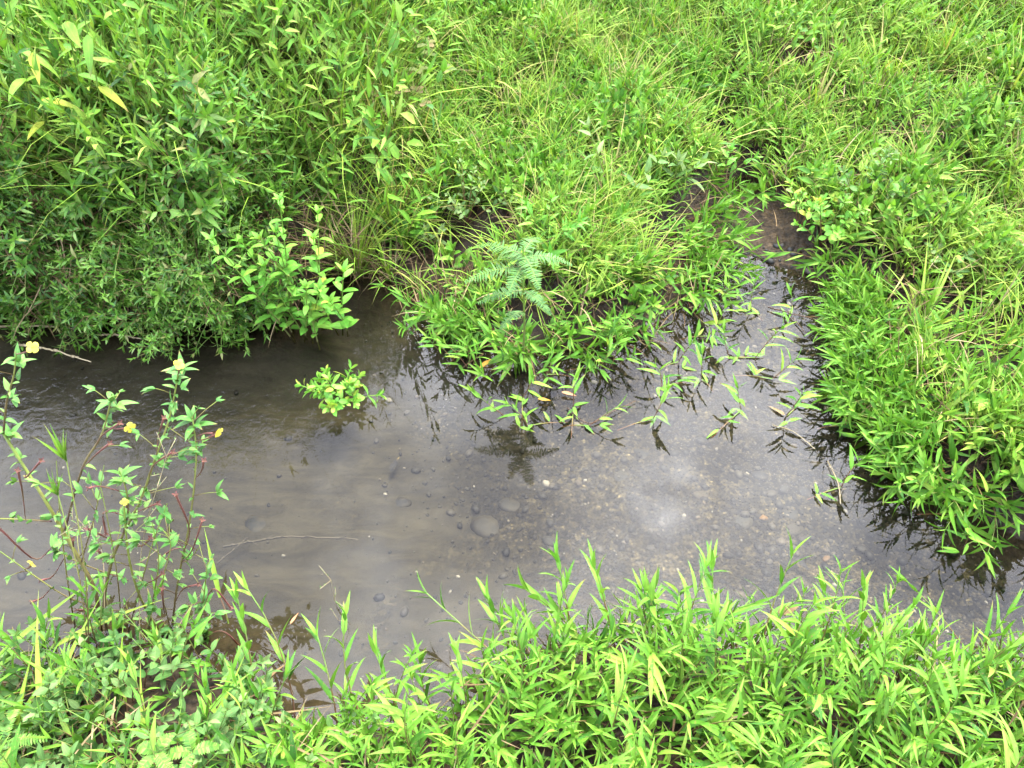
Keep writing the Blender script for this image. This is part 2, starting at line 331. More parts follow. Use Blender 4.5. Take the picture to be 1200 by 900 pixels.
class Veg:
    """collects leaves and stems; leaves are curved folded blades, stems are tapered tubes"""
    def __init__(s): s.lv = []; s.st = []
    def leaf(s, b, d, n, L, W, droop=.6, fold=.25, prof='lance', seg=4, tone=None, mi=0, wave=0):
        s.lv.append((b, d, n, L, W, droop, fold, prof, seg, U(0, 1) if tone is None else tone, mi, wave))
    def stem(s, pts, r0, r1, tone=None, mi=0, sides=5):
        s.st.append((np.asarray(pts, float), r0, r1, R() if tone is None else tone, mi, sides))
    def leaves_arrays(s):
        out = []; base = 0
        groups = {}
        for l in s.lv: groups.setdefault((l[7], l[8]), []).append(l)
        for (prof, seg), ls in groups.items():
            n = len(ls)
            b = np.array([l[0] for l in ls], float); d = np.array([l[1] for l in ls], float); nn = np.array([l[2] for l in ls], float)
            d /= np.linalg.norm(d, axis=1, keepdims=True) + 1e-12
            nn = nn - (nn * d).sum(1, keepdims=True) * d; nn /= np.linalg.norm(nn, axis=1, keepdims=True) + 1e-12
            side = np.cross(d, nn)
            Ls = np.array([l[3] for l in ls]); W = np.array([l[4] for l in ls]); a = np.array([l[5] for l in ls]); a = np.where(np.abs(a) < .02, .02, a)
            fo = np.array([l[6] for l in ls]); tone = np.array([l[9] for l in ls]); mi = np.array([l[10] for l in ls]); wv = np.array([l[11] for l in ls])
            t = np.linspace(0, 1, seg + 1); w = PROFILES[prof](t); w = np.maximum(w, .02); w[-1] = .015
            at = a[:, None] * t[None]
            c = b[:, None] + (Ls / a)[:, None, None] * (np.sin(at)[..., None] * d[:, None] - (1 - np.cos(at))[..., None] * nn[:, None])
            nt = np.cos(at)[..., None] * nn[:, None] + np.sin(at)[..., None] * d[:, None]
            hw = .5 * W[:, None] * w[None]
            sw = (np.random.rand(n) - .5) * .25 * Ls      # sideways sweep
            c = c + side[:, None] * (sw[:, None] * t[None] ** 2)[..., None]
            rp = wv[:, None] * np.sin(t[None] * 9 + tone[:, None] * 20) * hw
            l_ = c - side[:, None] * hw[..., None] + nt * (fo[:, None] * hw + rp)[..., None]
            r_ = c + side[:, None] * hw[..., None] + nt * (fo[:, None] * hw - rp)[..., None]
            V = np.stack([l_, c, r_], axis=2).reshape(-1, 3)
            k = seg + 1
            idx = np.arange(n * k * 3).reshape(n, k, 3)
            f1 = np.stack([idx[:, :-1, 0], idx[:, :-1, 1], idx[:, 1:, 1], idx[:, 1:, 0]], -1)
            f2 = np.stack([idx[:, :-1, 1], idx[:, :-1, 2], idx[:, 1:, 2], idx[:, 1:, 1]], -1)
            F = np.stack([f1, f2], 2).reshape(-1, 4)
            D = np.zeros((n, k, 3, 4)); D[..., 0] = tone[:, None, None]; D[..., 1] = t[None, :, None]; D[..., 2] = np.array([0, .5, 1])[None, None]; D[..., 3] = np.random.rand(n)[:, None, None]
            out.append((V, F + base, D.reshape(-1, 4), np.repeat(mi, seg * 2))); base += len(V)
        return out, base
    def stem_arrays(s, base=0):
        out = []
        for pts, r0, r1, tone, mi, sides in s.st:
            k = len(pts); tan = np.gradient(pts, axis=0); tan /= np.linalg.norm(tan, axis=1, keepdims=True) + 1e-12
            ref = np.array([.31, .17, .93]) if abs(tan[0] @ np.array([.31, .17, .93])) < .9 else np.array([1., 0, 0])
            u = np.cross(tan, ref); u /= np.linalg.norm(u, axis=1, keepdims=True) + 1e-12; v = np.cross(tan, u)
            r = np.linspace(r0, r1, k); th = np.arange(sides) * 2 * np.pi / sides
            V = pts[:, None] + r[:, None, None] * (np.cos(th)[None, :, None] * u[:, None] + np.sin(th)[None, :, None] * v[:, None])
            V = V.reshape(-1, 3); idx = np.arange(k * sides).reshape(k, sides); nx = np.roll(idx, -1, axis=1)
            F = np.stack([idx[:-1], nx[:-1], nx[1:], idx[1:]], -1).reshape(-1, 4)
            D = np.zeros((k, sides, 4)); D[..., 0] = tone; D[..., 1] = np.linspace(0, 1, k)[:, None]; D[..., 2] = .2; D[..., 3] = 1
            out.append((V, F + base, D.reshape(-1, 4), np.full(len(F), mi))); base += len(V)
        return out, base
    @staticmethod
    def cat(parts):
        return [np.concatenate([p[i] for p in parts]) for i in range(4)]
    def foliage_mesh(s, name, mats):
        a, _ = s.leaves_arrays(); V, F, D, I = s.cat(a); return mesh_from(name, V, F, D, mats, I)
    def stem_mesh(s, name, mats):
        a, _ = s.stem_arrays(); V, F, D, I = s.cat(a); return mesh_from(name, V, F, D, mats, I)
    def all_mesh(s, name, mats):
        a, b = s.leaves_arrays(); c, _ = s.stem_arrays(b) if s.st else ([], 0)
        V, F, D, I = s.cat(a + c); return mesh_from(name, V, F, D, mats, I)

def perp(d):
    d = nrm(d); a = np.array([0, 0, 1.]) if abs(d[2]) < .9 else np.array([1., 0, 0])
    u = nrm(np.cross(d, a)); return u, np.cross(d, u)

def bez(p0, p1, p2, k):
    t = np.linspace(0, 1, k)[:, None]
    return (1 - t) ** 2 * p0 + 2 * t * (1 - t) * p1 + t * t * p2

def path_at(P, t):
    x = t * (len(P) - 1); i = min(int(x), len(P) - 2); f = x - i
    return P[i] * (1 - f) + P[i + 1] * f, nrm(P[i + 1] - P[i])

def spline(P, k):
    P = np.asarray(P, float); n = len(P)
    if n < 3: return np.linspace(P[0], P[-1], k)
    ext = np.vstack([2 * P[0] - P[1], P, 2 * P[-1] - P[-2]])
    out = []
    for t in np.linspace(0, n - 1, k):
        i = min(int(t), n - 2); f = t - i; a, b_, c, d = ext[i:i + 4]
        out.append(.5 * (2 * b_ + (c - a) * f + (2 * a - 5 * b_ + 4 * c - d) * f * f + (3 * b_ - a - 3 * c + d) * f ** 3))
    return np.array(out)

UP = np.array([0, 0, 1.])

# ---------- species
def add_shoot(v, base, tip, nl=7, L=.075, W=.012, bow=.3, seg=4, lm=0, sm_=0, r=.0016, tonec=.5, tones=.25, start=.15, ang=.75, droop=.55, prof='lance'):
    """one leafy creeping-grass shoot from base to tip, alternate lance leaves"""
    base = np.asarray(base, float); tip = np.asarray(tip, float)
    ln = np.linalg.norm(tip - base)
    mid = (base + tip) / 2 + UP * ln * bow * U(-.2, .5) + np.array([G(0, 1), G(0, 1), 0]) * ln * .08
    P = bez(base, mid, tip, 6)
    v.stem(P, r, r * .55, mi=sm_)
    u0, u1 = perp(P[-1] - P[0]); ph = U(0, 6.28)
    for i in range(nl):
        t = start + (1 - start) * (i + .5) / nl
        p, d = path_at(P, min(t, .999))
        th = ph + i * math.pi + G(0, .45)
        rad = u0 * math.cos(th) + u1 * math.sin(th)
        a = ang * U(.75, 1.25) * (1.0 - .35 * t)
        dd = d * math.cos(a) + rad * math.sin(a)
        s = (.7 + .5 * math.sin(math.pi * min(1, t * .85 + .1))) * U(.8, 1.15)
        v.leaf(p, dd, d - rad * .2, L * s, W * s * U(.85, 1.15), droop * U(.4, 1.6), U(.15, .4), prof, seg, min(1, max(0, G(tonec, tones))), lm)
    # growing tip: two or three erect young leaves
    p, d = P[-1], nrm(P[-1] - P[-2])
    for j in range(2):
        th = ph + nl * math.pi + j * 2.6; rad = u0 * math.cos(th) + u1 * math.sin(th)
        a = .22 + .25 * j
        v.leaf(p - d * .004, d * math.cos(a) + rad * math.sin(a), d - rad * .3, L * U(.7, .95), W * .8, droop * .5, .4, prof, seg, min(1, max(0, G(tonec + .15, .15))), lm)

def add_tuft(v, base, n=10, L=.25, W=.007, spread=.6, lm=0, seg=5, tonec=.55, lean=(0, 0)):
    for i in range(n):
        th = U(0, 6.28); a = abs(G(0, spread)) + .08
        rad = np.array([math.cos(th), math.sin(th), 0]); d = UP * math.cos(a) + rad * math.sin(a) + np.array([lean[0], lean[1], 0])
        b = np.asarray(base) + rad * U(0, .02)
        v.leaf(b, d, nrm(UP * .5 - rad), L * U(.55, 1.2), W * U(.7, 1.2), U(.3, 1.5), U(.2, .5), 'blade', seg, min(1, max(0, G(tonec, .25))), lm)

def add_opposite(v, P, pairs, L, W, r0, r1, lm=0, sm_=0, ang=.95, droop=.5, prof='ellip', seg=4, tonec=.5, tones=.22, start=.1, rosette=True, fold=.2, dec=True):
    v.stem(P, r0, r1, mi=sm_)
    u0, u1 = perp(P[-1] - P[0]); ph = U(0, 3.14)
    for i in range(pairs):
        t = start + (1 - start) * (i + .6) / pairs
        p, d = path_at(P, min(t, .999))
        for j in range(2):
            th = ph + (i * 1.5708 if dec else i * .25) + j * math.pi + G(0, .2)
            rad = u0 * math.cos(th) + u1 * math.sin(th); a = ang * U(.8, 1.15)
            s = (.75 + .4 * math.sin(math.pi * min(t + .1, 1))) * U(.8, 1.15)
            dd = d * math.cos(a) + rad * math.sin(a)
            v.leaf(p, dd, d - rad * .1, L * s, W * s, droop * U(.4, 1.5), fold, prof, seg, min(1, max(0, G(tonec, tones))), lm)
    if rosette:
        p, d = P[-1], nrm(P[-1] - P[-2])
        for j in range(4):
            th = ph + j * 1.5708 + .5; rad = u0 * math.cos(th) + u1 * math.sin(th); a = .55 * U(.6, 1.3)
            v.leaf(p, d * math.cos(a) + rad * math.sin(a), d - rad * .2, L * U(.55, .8), W * U(.55, .75), droop * .6, .3, prof, seg, min(1, max(0, G(tonec + .2, .15))), lm)

def empty(name, loc, rz=0.0):
    o = bpy.data.objects.new(name, None); o.location = loc; o.rotation_euler = (0, 0, rz); o.empty_display_size = .05
    return link(o)

def child(name, me, parent):
    o = bpy.data.objects.new(name, me); o.parent = parent; return link(o)

def plant(name, loc, v, lm, smats, label, cat, group=None):
    """v holds geometry relative to loc"""
    root = empty(name, tuple(loc)); tag(root, label, cat, group)
    if v.st: child('stem', v.stem_mesh(name + ' stem', smats), root)
    if v.lv: child('foliage', v.foliage_mesh(name + ' foliage', lm), root)
    return root

def copy_tree(o, loc, rz, s, label=None, tilt=(0, 0)):
    c = o.copy(); col.objects.link(c); c.location = loc; c.rotation_euler = (tilt[0], tilt[1], rz); c.scale = (s, s, s)
    if label: c['label'] = label
    for ch in o.children:
        d = ch.copy(); col.objects.link(d); d.parent = c
    return c

# ------------------------------------------------------------------ setting
xs = axis(-2.7, 2.7, .022, 60); ys = axis(-.5, 4.3, .022, 60)
X, Y = np.meshgrid(xs, ys); P2 = np.stack([X.ravel(), Y.ravel()], 1)
Z = heights(P2); V = np.column_stack([P2, Z]); nx, ny = len(xs), len(ys)
I = np.arange(nx * ny).reshape(ny, nx)
F = np.stack([I[:-1, :-1], I[:-1, 1:], I[1:, 1:], I[1:, :-1]], -1).reshape(-1, 4)
g = link(bpy.data.objects.new('ground', mesh_from('ground', V, F, None, [M['ground']]))); tag(g, 'brown muddy banks and grey gravel bed of the stream', 'ground', kind='structure')

wx = np.linspace(-9, 9, 40); wy = np.linspace(-.8, 2.6, 12); WX, WY = np.meshgrid(wx, wy)
I = np.arange(480).reshape(12, 40)
F = np.stack([I[:-1, :-1], I[:-1, 1:], I[1:, 1:], I[1:, :-1]], -1).reshape(-1, 4)
w = link(bpy.data.objects.new('water', mesh_from('water', np.column_stack([WX.ravel(), WY.ravel(), np.zeros(480)]), F, None, [M['water']])))
tag(w, 'clear shallow stream water mirroring a cloudy sky', 'water', kind='structure')

# ---- gravel
ico_bm = None
import bmesh
def ico(sub):
    bm = bmesh.new(); bmesh.ops.create_icosphere(bm, subdivisions=sub, radius=1)
    v = np.array([x.co[:] for x in bm.verts]); f = np.array([[q.index for q in p.verts] for p in bm.faces]); bm.free(); return v, f
iv, if_ = ico(2); if4 = np.column_stack([if_, if_[:, 2]])
def tri_mesh(name, V, F, D, mats):
    me = bpy.data.meshes.new(name); me.vertices.add(len(V)); me.vertices.foreach_set('co', V.astype(np.float32).ravel())
    me.loops.add(len(F) * 3); me.loops.foreach_set('vertex_index', F.astype(np.int32).ravel())
    me.polygons.add(len(F)); me.polygons.foreach_set('loop_start', np.arange(0, len(F) * 3, 3, dtype=np.int32))
    for mm in mats: me.materials.append(mm)
    me.polygons.foreach_set('use_smooth', np.ones(len(F), bool)); me.update(calc_edges=True)
    if D is not None:
        a = me.attributes.new('leafdata', 'FLOAT_COLOR', 'POINT'); a.data.foreach_set('color', D.astype(np.float32).ravel())
    return me
def rock(seed, sub_v, flat):
    rs = np.random.RandomState(seed); k = rs.randn(3, 3) * 1.6; ph = rs.rand(3) * 6
    rad = 1 + .16 * np.sin(sub_v @ k[0] + ph[0]) + .10 * np.sin(sub_v @ (k[1] * 1.8) + ph[1]) + .05 * np.sin(sub_v @ (k[2] * 3) + ph[2])
    return sub_v * rad[:, None] * np.array([1, .74, flat])
pv, pf = ico(1)
protos = [rock(i, pv, .5) for i in range(12)]
cand = np.column_stack([np.random.uniform(-1.6, 1.7, 26000), np.random.uniform(.45, 2.05, 26000)])
sd = signed(cand); hgt = heights(cand)
lumpv = lump(cand[:, 0], cand[:, 1], 4.0, .4) / 1.8
prob = sm((cand[:, 0] + .55) / .8) * (.45 + .55 * sm(lumpv + .5)) + .025
keep = (sd < -.03) & (np.random.rand(len(cand)) < prob)
cand, hgt = cand[keep][:6500], hgt[keep][:6500]
VV, FF, DD = [], [], []; base = 0
for (x, y), h in zip(cand, hgt):
    s = min(.016, .0022 * math.exp(abs(G(0, .75)))); th = U(0, 6.28); c, sn = math.cos(th), math.sin(th)
    q = protos[random.randrange(12)] * s; q = np.column_stack([q[:, 0] * c - q[:, 1] * sn, q[:, 0] * sn + q[:, 1] * c, q[:, 2]]) + np.array([x, y, h + s * .12])
    VV.append(q); FF.append(pf + base); base += len(q); d = np.zeros((len(q), 4)); d[:, 0] = min(1, R() ** 1.25 + .02 * R()); DD.append(d)
gr = link(bpy.data.objects.new('gravel', tri_mesh('gravel', np.concatenate(VV), np.concatenate(FF), np.concatenate(DD), [M['gravel']])))
tag(gr, 'fine grey and brown gravel scattered over the stream bed', 'gravel', kind='stuff')

# ---- individual stones on the bed: px, py, width px, colour, label
stones = [
    (971, 651, 11, (.30, .19, .10), 'small tan oval stone on the gravel bed near the water grass'),
    (897, 603, 12, (.34, .20, .07), 'small orange tinted pebble beside a dark stone on the bed'),
    (826, 578, 24, (.11, .098, .078), 'flat beige stone on the bed right of the bright cloud reflection'),
    (870, 606, 30, (.035, .040, .034), 'dark greenish oval stone lying next to the orange pebble'),
    (597, 588, 34, (.050, .050, .045), 'rounded grey stone under the fern reflection, in mid stream'),
    (570, 613, 56, (.058, .056, .048), 'broad flat pale slab half buried in silt, mid stream'),
    (470, 586, 24, (.022, .023, .024), 'dark round stone alone on the pale silt'),
    (877, 552, 5, (.62, .60, .55), 'tiny white pebble shining on the stream bed'),
    (893, 554, 20, (.024, .026, .032), 'dark bluish oval stone just right of the white pebble'),
    (755, 528, 28, (.030, .034, .040), 'flat blue grey stone above the bright cloud reflection'),
    (931, 599, 26, (.035, .037, .034), 'blurred dark grey stone below the floating dead stem'),
    (907, 574, 14, (.09, .082, .066), 'small light beige stone between two grey stones'),
    (921, 570, 18, (.055, .055, .052), 'medium grey rounded stone beside a light beige one'),
    (932, 615, 26, (.075, .068, .054), 'flat brownish stone under the blurred dark stone'),
    (1156, 722, 30, (.06, .058, .054), 'smooth grey cobble near the right near-bank shoots'),
    (731, 557, 34, (.028, .032, .030), 'mottled dark rock left of the bright cloud reflection'),
    (300, 613, 44, (.030, .033, .030), 'greenish dark rock sunk in the silt beside the sunken branch'),
    (945, 574, 22, (.026, .028, .034), 'elongated slate coloured stone near the right bank reflections'),
    (823, 514, 16, (.034, .036, .042), 'small slate stone below the water shoots'),
    (763, 641, 12, (.07, .066, .058), 'little pale grey stone on gravel above the near shoots'),
    (942, 627, 14, (.072, .064, .054), 'small round brown stone next to the tan oval stone'),
    (645, 632, 18, (.045, .047, .044), 'grey stone at the foot of the faint silt ridge'),
    (1072, 690, 16, (.028, .030, .031), 'dark blue pebble on the bed between near shoots and right bank'),
    (1010, 642, 16, (.05, .048, .042), 'grey brown pebble right of the sunken dark leaf'),
]
for i, (u, v_, wpx, c, lab) in enumerate(stones):
    p = at_z(u, v_, -.085); h = hz(p[0], p[1]); depth = (np.array([p[0], p[1], h]) - CAM) @ FWD; s = wpx / FOC * depth / 2 * (.8 if wpx > 30 else 1)
    q = rock(100 + i, iv, .40 if wpx < 20 else .26) * s
    o = link(bpy.data.objects.new('river_stone', tri_mesh('river stone', q, if_, None, [M['stone']])))
    o.location = (p[0], p[1], h - s * (.14 if wpx > 18 else -.05)); o.rotation_euler = (G(0, .08), G(0, .08), U(-.6, .6)); o.color = (c[0] * .42, c[1] * .40, c[2] * .36, 1)
    tag(o, lab, 'stone', 'larger stones on the stream bed')

# ------------------------------------------------------------------ bank vegetation, uncountable growth
def sample(n, x0, x1, y0, y1, cond):
    P = np.column_stack([np.random.uniform(x0, x1, n), np.random.uniform(y0, y1, n)])
    sd = signed(P); gd = gdist(P); h = heights(P)
    k = cond(P[:, 0], P[:, 1], sd, gd)
    thin = .26 + .74 * sm((clump(P[:, 0], P[:, 1], 2.2) + lump(P[:, 0], P[:, 1], 13.0, 4.0) / 2.4 + .55) / .75)
    ho = sm((hollow(P) - .55) / .6) * .95 + .05
    k &= np.random.rand(len(P)) < np.where(P[:, 1] > 1.15 - .1 * P[:, 0], thin * ho, 1.0)
    return np.column_stack([P[k], h[k]]), sd[k]

far = lambda x, y: y > 1.15 - .1 * x

def clump(x, y, s): return lump(x, y, 5.0, s) / 1.85

def bank_mass(name, n_sh, n_tf, x0, x1, y0, y1, cond, label, L=.07, hgt=(.07, .2), tl=.2, tonec=.5, strawn=0, lean_y=-.25, W=.011):
    v = Veg()
    P, sd = sample(n_sh * 3, x0, x1, y0, y1, cond); P = P[:n_sh]
    for i, p in enumerate(P):
        broad = clump(p[0], p[1], 7.0) + .25 * clump(p[0] * 3, p[1] * 3, 2.0) > .34
        c = clump(p[0], p[1], 1.0); hh = U(*hgt) * (1 + .45 * c) * (.48 + .52 * min(1, max(0, sd[i] / .24))); az = U(0, 6.28); ln = U(0, .7)
        bf = 1 + .35 * min(1, max(0, (1.7 - p[1]) / .5)) if p[0] > .6 else 1.0; hh *= bf
        tip = p + np.array([math.cos(az) * hh * ln, math.sin(az) * hh * ln + lean_y * hh, hh])
        add_shoot(v, p, tip, random.randint(4, 7), L * bf * U(.7, 1.25) * (.85 if broad else 1), W * bf * U(.8, 1.2) * (2.1 if broad else 1), .3, 3, 0, 2, .0012, tonec - .1 + .24 * clump(p[0], p[1], 3.0) - (.18 if broad else 0), .30, .2, prof='ellip' if broad else 'lance')
    P, sd = sample(n_tf * 3, x0, x1, y0, y1, cond); P = P[:n_tf]
    for i, p in enumerate(P):
        if sd[i] < .10 and R() < .6: continue
        c = clump(p[0], p[1], 5.0)
        if c < -.15 and R() < .8: continue
        if R() < .3:
            add_tuft(v, p, random.randint(5, 11), tl * U(1.1, 1.7), U(.0035, .006), .24, 1, 5, .68 + .2 * c, (G(0, .1), -.1)); continue
        add_tuft(v, p, random.randint(4, 9), tl * U(.6, 1.25) * (1 + .4 * c), U(.003, .0075), .42, 1, 4, .55 + .2 * c, (G(0, .12), -.15 + G(0, .12)))
    if strawn:
        P, sd = sample(strawn * 3, x0, x1, y0, y1, cond); P = P[:strawn]
        for p in P:
            az = U(0, 6.28); a = U(.2, 1.5); d = np.array([math.cos(az) * math.sin(a), math.sin(az) * math.sin(a), math.cos(a)])
            v.leaf(p + UP * U(.0, .10), d, UP + .01, U(.06, .18), U(.0022, .005), U(-.3, 1.6), .3, 'blade', 3, min(1, max(0, G(.55, .25))), 3)
    o = link(bpy.data.objects.new(name, v.all_mesh(name, [M['shoot'], M['grass'], M['stem'], M['straw']])))
    tag(o, label, 'grass', kind='stuff'); return o

notg = lambda gd, w=.10: gd > w + .05 * np.random.rand(len(gd))
bank_mass('grass', 6800, 2300, -.60, .72, 1.45, 4.0, lambda x, y, s, g: far(x, y) & (s > -.01 + np.where(y < 1.85, .30, .14) * np.random.rand(len(x)) ** 1.3) & (g > np.where(y < 2.35, .15, .08) + .06 * np.random.rand(len(x))) & (x < .78) & ((x > -.36) | (s > .06)),
          'bright green creeping grass covering the middle bank behind the fern', strawn=2300, hgt=(.04, .145), L=.054, W=.0082, tonec=.70)
bank_mass('grass', 9000, 3200, .62, 3.0, .8, 4.2, lambda x, y, s, g: far(x, y) & (s > -.015 + .14 * np.random.rand(len(x)) ** 1.5) & (g > np.where(y < 2.35, .17, .09) + .06 * np.random.rand(len(x))) & (x > .70), 'light green mixed grass covering the right hand bank',
          strawn=4200, tonec=.80, tl=.19, hgt=(.05, .14), L=.056, W=.0082, lean_y=-.3)
bank_mass('grass', 5000, 1900, -3.0, -.35, 1.75, 4.2, lambda x, y, s, g: far(x, y) & (s > np.where(x > -.75, .10, .20)), 'tall pale green grass growing behind the shrubs on the far bank',
          strawn=300, tonec=.74, L=.070, hgt=(.24, .46), tl=.42, W=.0115)

# creeping stems sprawling from the banks onto the water
v = Veg()
P, sd = sample(170000, -.5, 3.3, .2, 2.6, lambda x, y, s, g: far(x, y) & (((s > -.025) & (s < .07)) | ((np.abs(g - .10) < .04) & (s > -.02) & (np.random.rand(len(x)) < .3))))
for p in P[:1400]:
    e = .01; P4 = np.array([[p[0] + e, p[1]], [p[0] - e, p[1]], [p[0], p[1] + e], [p[0], p[1] - e]]); q = signed(P4)
    dr = -np.array([q[0] - q[1], q[2] - q[3], 0]); dr = nrm(dr); a = G(0, .55); dr = np.array([dr[0] * math.cos(a) - dr[1] * math.sin(a), dr[0] * math.sin(a) + dr[1] * math.cos(a), 0])
    if p[1] > 1.72 and .45 < p[0] < 1.35 and R() < .72: continue
    if p[0] < .45 and R() < .72: continue
    if math.hypot((p[0] - .85) / .24, (p[1] - 2.05) / .26) < 1 and R() < .88: continue
    if hollow(p[None, :2])[0] < 1.3 and R() < .8: continue
    ln = U(.05, .19) * (.62 if p[0] < .5 else 1); b = np.array([p[0], p[1], max(p[2], 0)]); tip = b * np.array([1, 1, 0]) + dr * ln + UP * U(.015, .11)
    add_shoot(v, b, tip, random.randint(4, 7), U(.05, .075), U(.008, .0115), .5, 4, 0, 1, .0014, .5, .24, .3, .9, .7)
o = link(bpy.data.objects.new('creeping_grass', v.all_mesh('creeping grass', [M['shoot'], M['stem']])))
tag(o, 'creeping leafy stems sprawling from the far bank edges over the water', 'grass', kind='stuff')

bank_mass('grass', 420, 260, -2.8, -.55, 1.5, 2.4, lambda x, y, s, g: far(x, y) & (s > .10) & (s < .35), 'light green upright grass poking up through the shrubs of the thicket', tonec=.7, L=.06, hgt=(.26, .46), tl=.28, W=.010)

v = Veg()
P, sd = sample(90000, -2.8, -.74, 1.4, 2.4, lambda x, y, s, g: far(x, y) & (s > -.01) & (s < .16))
for p in P[:420]:
    b = np.array([p[0], p[1], max(p[2], 0) + U(0, .05)]); tip = np.array([p[0] + G(0, .06), p[1] - U(.05, .17), max(.01, b[2] + U(-.13, .06))])
    P_ = bez(b, (b + tip) / 2 + UP * U(.02, .07), tip, 6)
    add_opposite(v, P_, random.randint(4, 7), U(.030, .05), U(.008, .013), .0016, .0008, 0, 1, tonec=U(.3, .75), tones=.25, prof='lance', droop=.8)
o = link(bpy.data.objects.new('undergrowth', v.all_mesh('trailing undergrowth', [M['shrub'], M['stem']])))
tag(o, 'leafy stems trailing from under the thicket down to the dark water', 'undergrowth', kind='stuff')

# dead straw and rootlets along the undercut banks
v = Veg()
P, sd = sample(60000, -2.6, 1.9, .8, 2.6, lambda x, y, s, g: far(x, y) & (((s > -.07) & (s < .10)) | ((g < .16) & (s > -.03) & (np.random.rand(len(g)) < .25))))
for p in P[:4200]:
    if p[0] > -.45 and R() < .85: continue
    az = U(0, 6.28); a = U(.5, 1.75); d = np.array([math.cos(az) * math.sin(a), math.sin(az) * math.sin(a), math.cos(a)])
    b = np.array([p[0], p[1], max(p[2], 0) + U(.0, .08) + (.15 * R() if p[0] < -.45 else 0)])
    v.leaf(b, d, UP + .01, U(.05, .16), U(.0016, .0042), U(-.6, 1.4), .4, 'strip', 4, min(1, max(0, G(.36, .26))), 0)
P, sd = sample(160000, -.75, 2.2, 1.4, 3.2, lambda x, y, s, g: far(x, y) & (s > 0) & (hollow(np.column_stack([x, y])) < 1.25))
P = P[np.random.permutation(len(P))]
for p in P[:900]:
    if math.hypot((p[0] - .85) / .25, (p[1] - 2.08) / .28) < 1 and R() < .8: continue
    az = U(0, 6.28); a = abs(G(0, .5)); d = np.array([math.cos(az) * math.sin(a), math.sin(az) * math.sin(a), math.cos(a)])
    v.leaf(p, d, nrm(UP * .3 + np.array([math.cos(az), math.sin(az), 0])), U(.06, .2), U(.002, .0045), U(-.3, 1.5), .4, 'blade', 4, min(1, max(0, G(.4, .28))), 0 if R() < .7 else 1)
o = link(bpy.data.objects.new('straw', v.all_mesh('straw', [M['straw'], M['grass']]))); tag(o, 'dead brown stems and straw tangled under the overhanging far bank', 'straw', kind='stuff')

# near-bank low ground cover on the left
v = Veg()
P, sd = sample(12000, -1.7, -.35, -.3, .75, lambda x, y, s, g: ~far(x, y) & (s > -.01))
for p in P[:1800]:
    k = R()
    if k < .5:
        P_ = bez(p, p + np.array([G(0, .03), G(0, .03), U(.03, .10)]), p + np.array([G(0, .05), G(0, .05), U(.05, .16)]), 4)
        add_opposite(v, P_, random.randint(2, 4), U(.022, .042), U(.010, .018), .0012, .0008, 0, 2, tonec=.4)
    elif k < .75:
        add_shoot(v, p, p + np.array([G(0, .06), G(.02, .05), U(.06, .2)]), 5, .06, .009, .3, 4, 1, 2, .0014)
    else:
        az = U(0, 6.28); d = np.array([math.cos(az), math.sin(az), U(-.1, .5)])
        v.leaf(p + UP * U(.01, .06), d, UP + .01, U(.05, .17), U(.002, .005), U(0, 1.2), .3, 'blade', 3, G(.5, .2), 3)
o = link(bpy.data.objects.new('ground_cover', v.all_mesh('ground cover', [M['pale'], M['shoot'], M['stem'], M['straw']])))
tag(o, 'low mixed weeds and dead bits under the yellow flowered plant', 'weeds', kind='stuff')

# under-layer of the near bank below the shoots
v = Veg()
P, sd = sample(14000, -.5, 2.2, -.5, .75, lambda x, y, s, g: ~far(x, y) & (s > 0) & (x > -.42))
for p in P[:3300]:
    hh = U(.04, .17)
    add_shoot(v, p, p + np.array([G(0, .05), G(0, .05), hh]), random.randint(4, 7), U(.045, .065), U(.006, .009), .3, 4, 0, 1, .0013, .5, .24)
P, sd = sample(9000, -.5, 2.2, -.5, .75, lambda x, y, s, g: ~far(x, y) & (s > 0) & (x > -.42))
for p in P[:520]:
    az = U(0, 6.28); v.leaf(p + UP * U(.01, .14), (math.cos(az), math.sin(az), U(-.3, .6)), UP + .01, U(.05, .15), U(.0018, .005), U(-.4, 1.3), .3, 'blade', 4, G(.5, .25), 2)
o = link(bpy.data.objects.new('undergrowth', v.all_mesh('undergrowth', [M['shoot'], M['stem'], M['straw']])))
tag(o, 'dense low leaves and stems filling in beneath the near bank shoots', 'undergrowth', kind='stuff')

# ------------------------------------------------------------------ near bank shoots (one by one)
near_protos = []
for i in range(14):
    v = Veg(); hh = U(.15, .26); az = U(0, 6.28); ln = U(.1, .45)
    add_shoot(v, (0, 0, 0), (math.cos(az) * hh * ln, math.sin(az) * hh * ln, hh), random.randint(8, 12), U(.050, .068), U(.0066, .0092), .35, 6, 0, 0, .0015, .48, .22, .18, .7, .7)
    near_protos.append((v.foliage_mesh('shoot foliage', [M['shoot']]), v.stem_mesh('shoot stem', [M['stem']])))
def near_shoot(loc, rz, s, tilt, label, k):
    root = empty('marsh_shoot', loc, rz); root.rotation_euler = (tilt[0], tilt[1], rz); root.scale = (s, s, s)
    tag(root, label, 'marsh shoot', 'leafy shoots crowding the near bank')
    child('foliage', near_protos[k][0], root); child('stem', near_protos[k][1], root)
P, sd = sample(20000, -.42, 1.75, .10, .72, lambda x, y, s, g: ~far(x, y) & (s > -.02))
cells = {}; picked = []
for p in P:
    key = (round(p[0] / .044), round(p[1] / .044))
    if key in cells: continue
    cells[key] = 1; picked.append(p)
picked = picked[:278]
SH = 'bright green marsh shoot with narrow pointed leaves, one of the dense near bank carpet'
for i, p in enumerate(picked):
    near_shoot((p[0], p[1], max(p[2], -.01)), U(0, 6.28), U(.75, 1.15), (G(-.05, .16), G(0, .16)), SH, random.randrange(14))

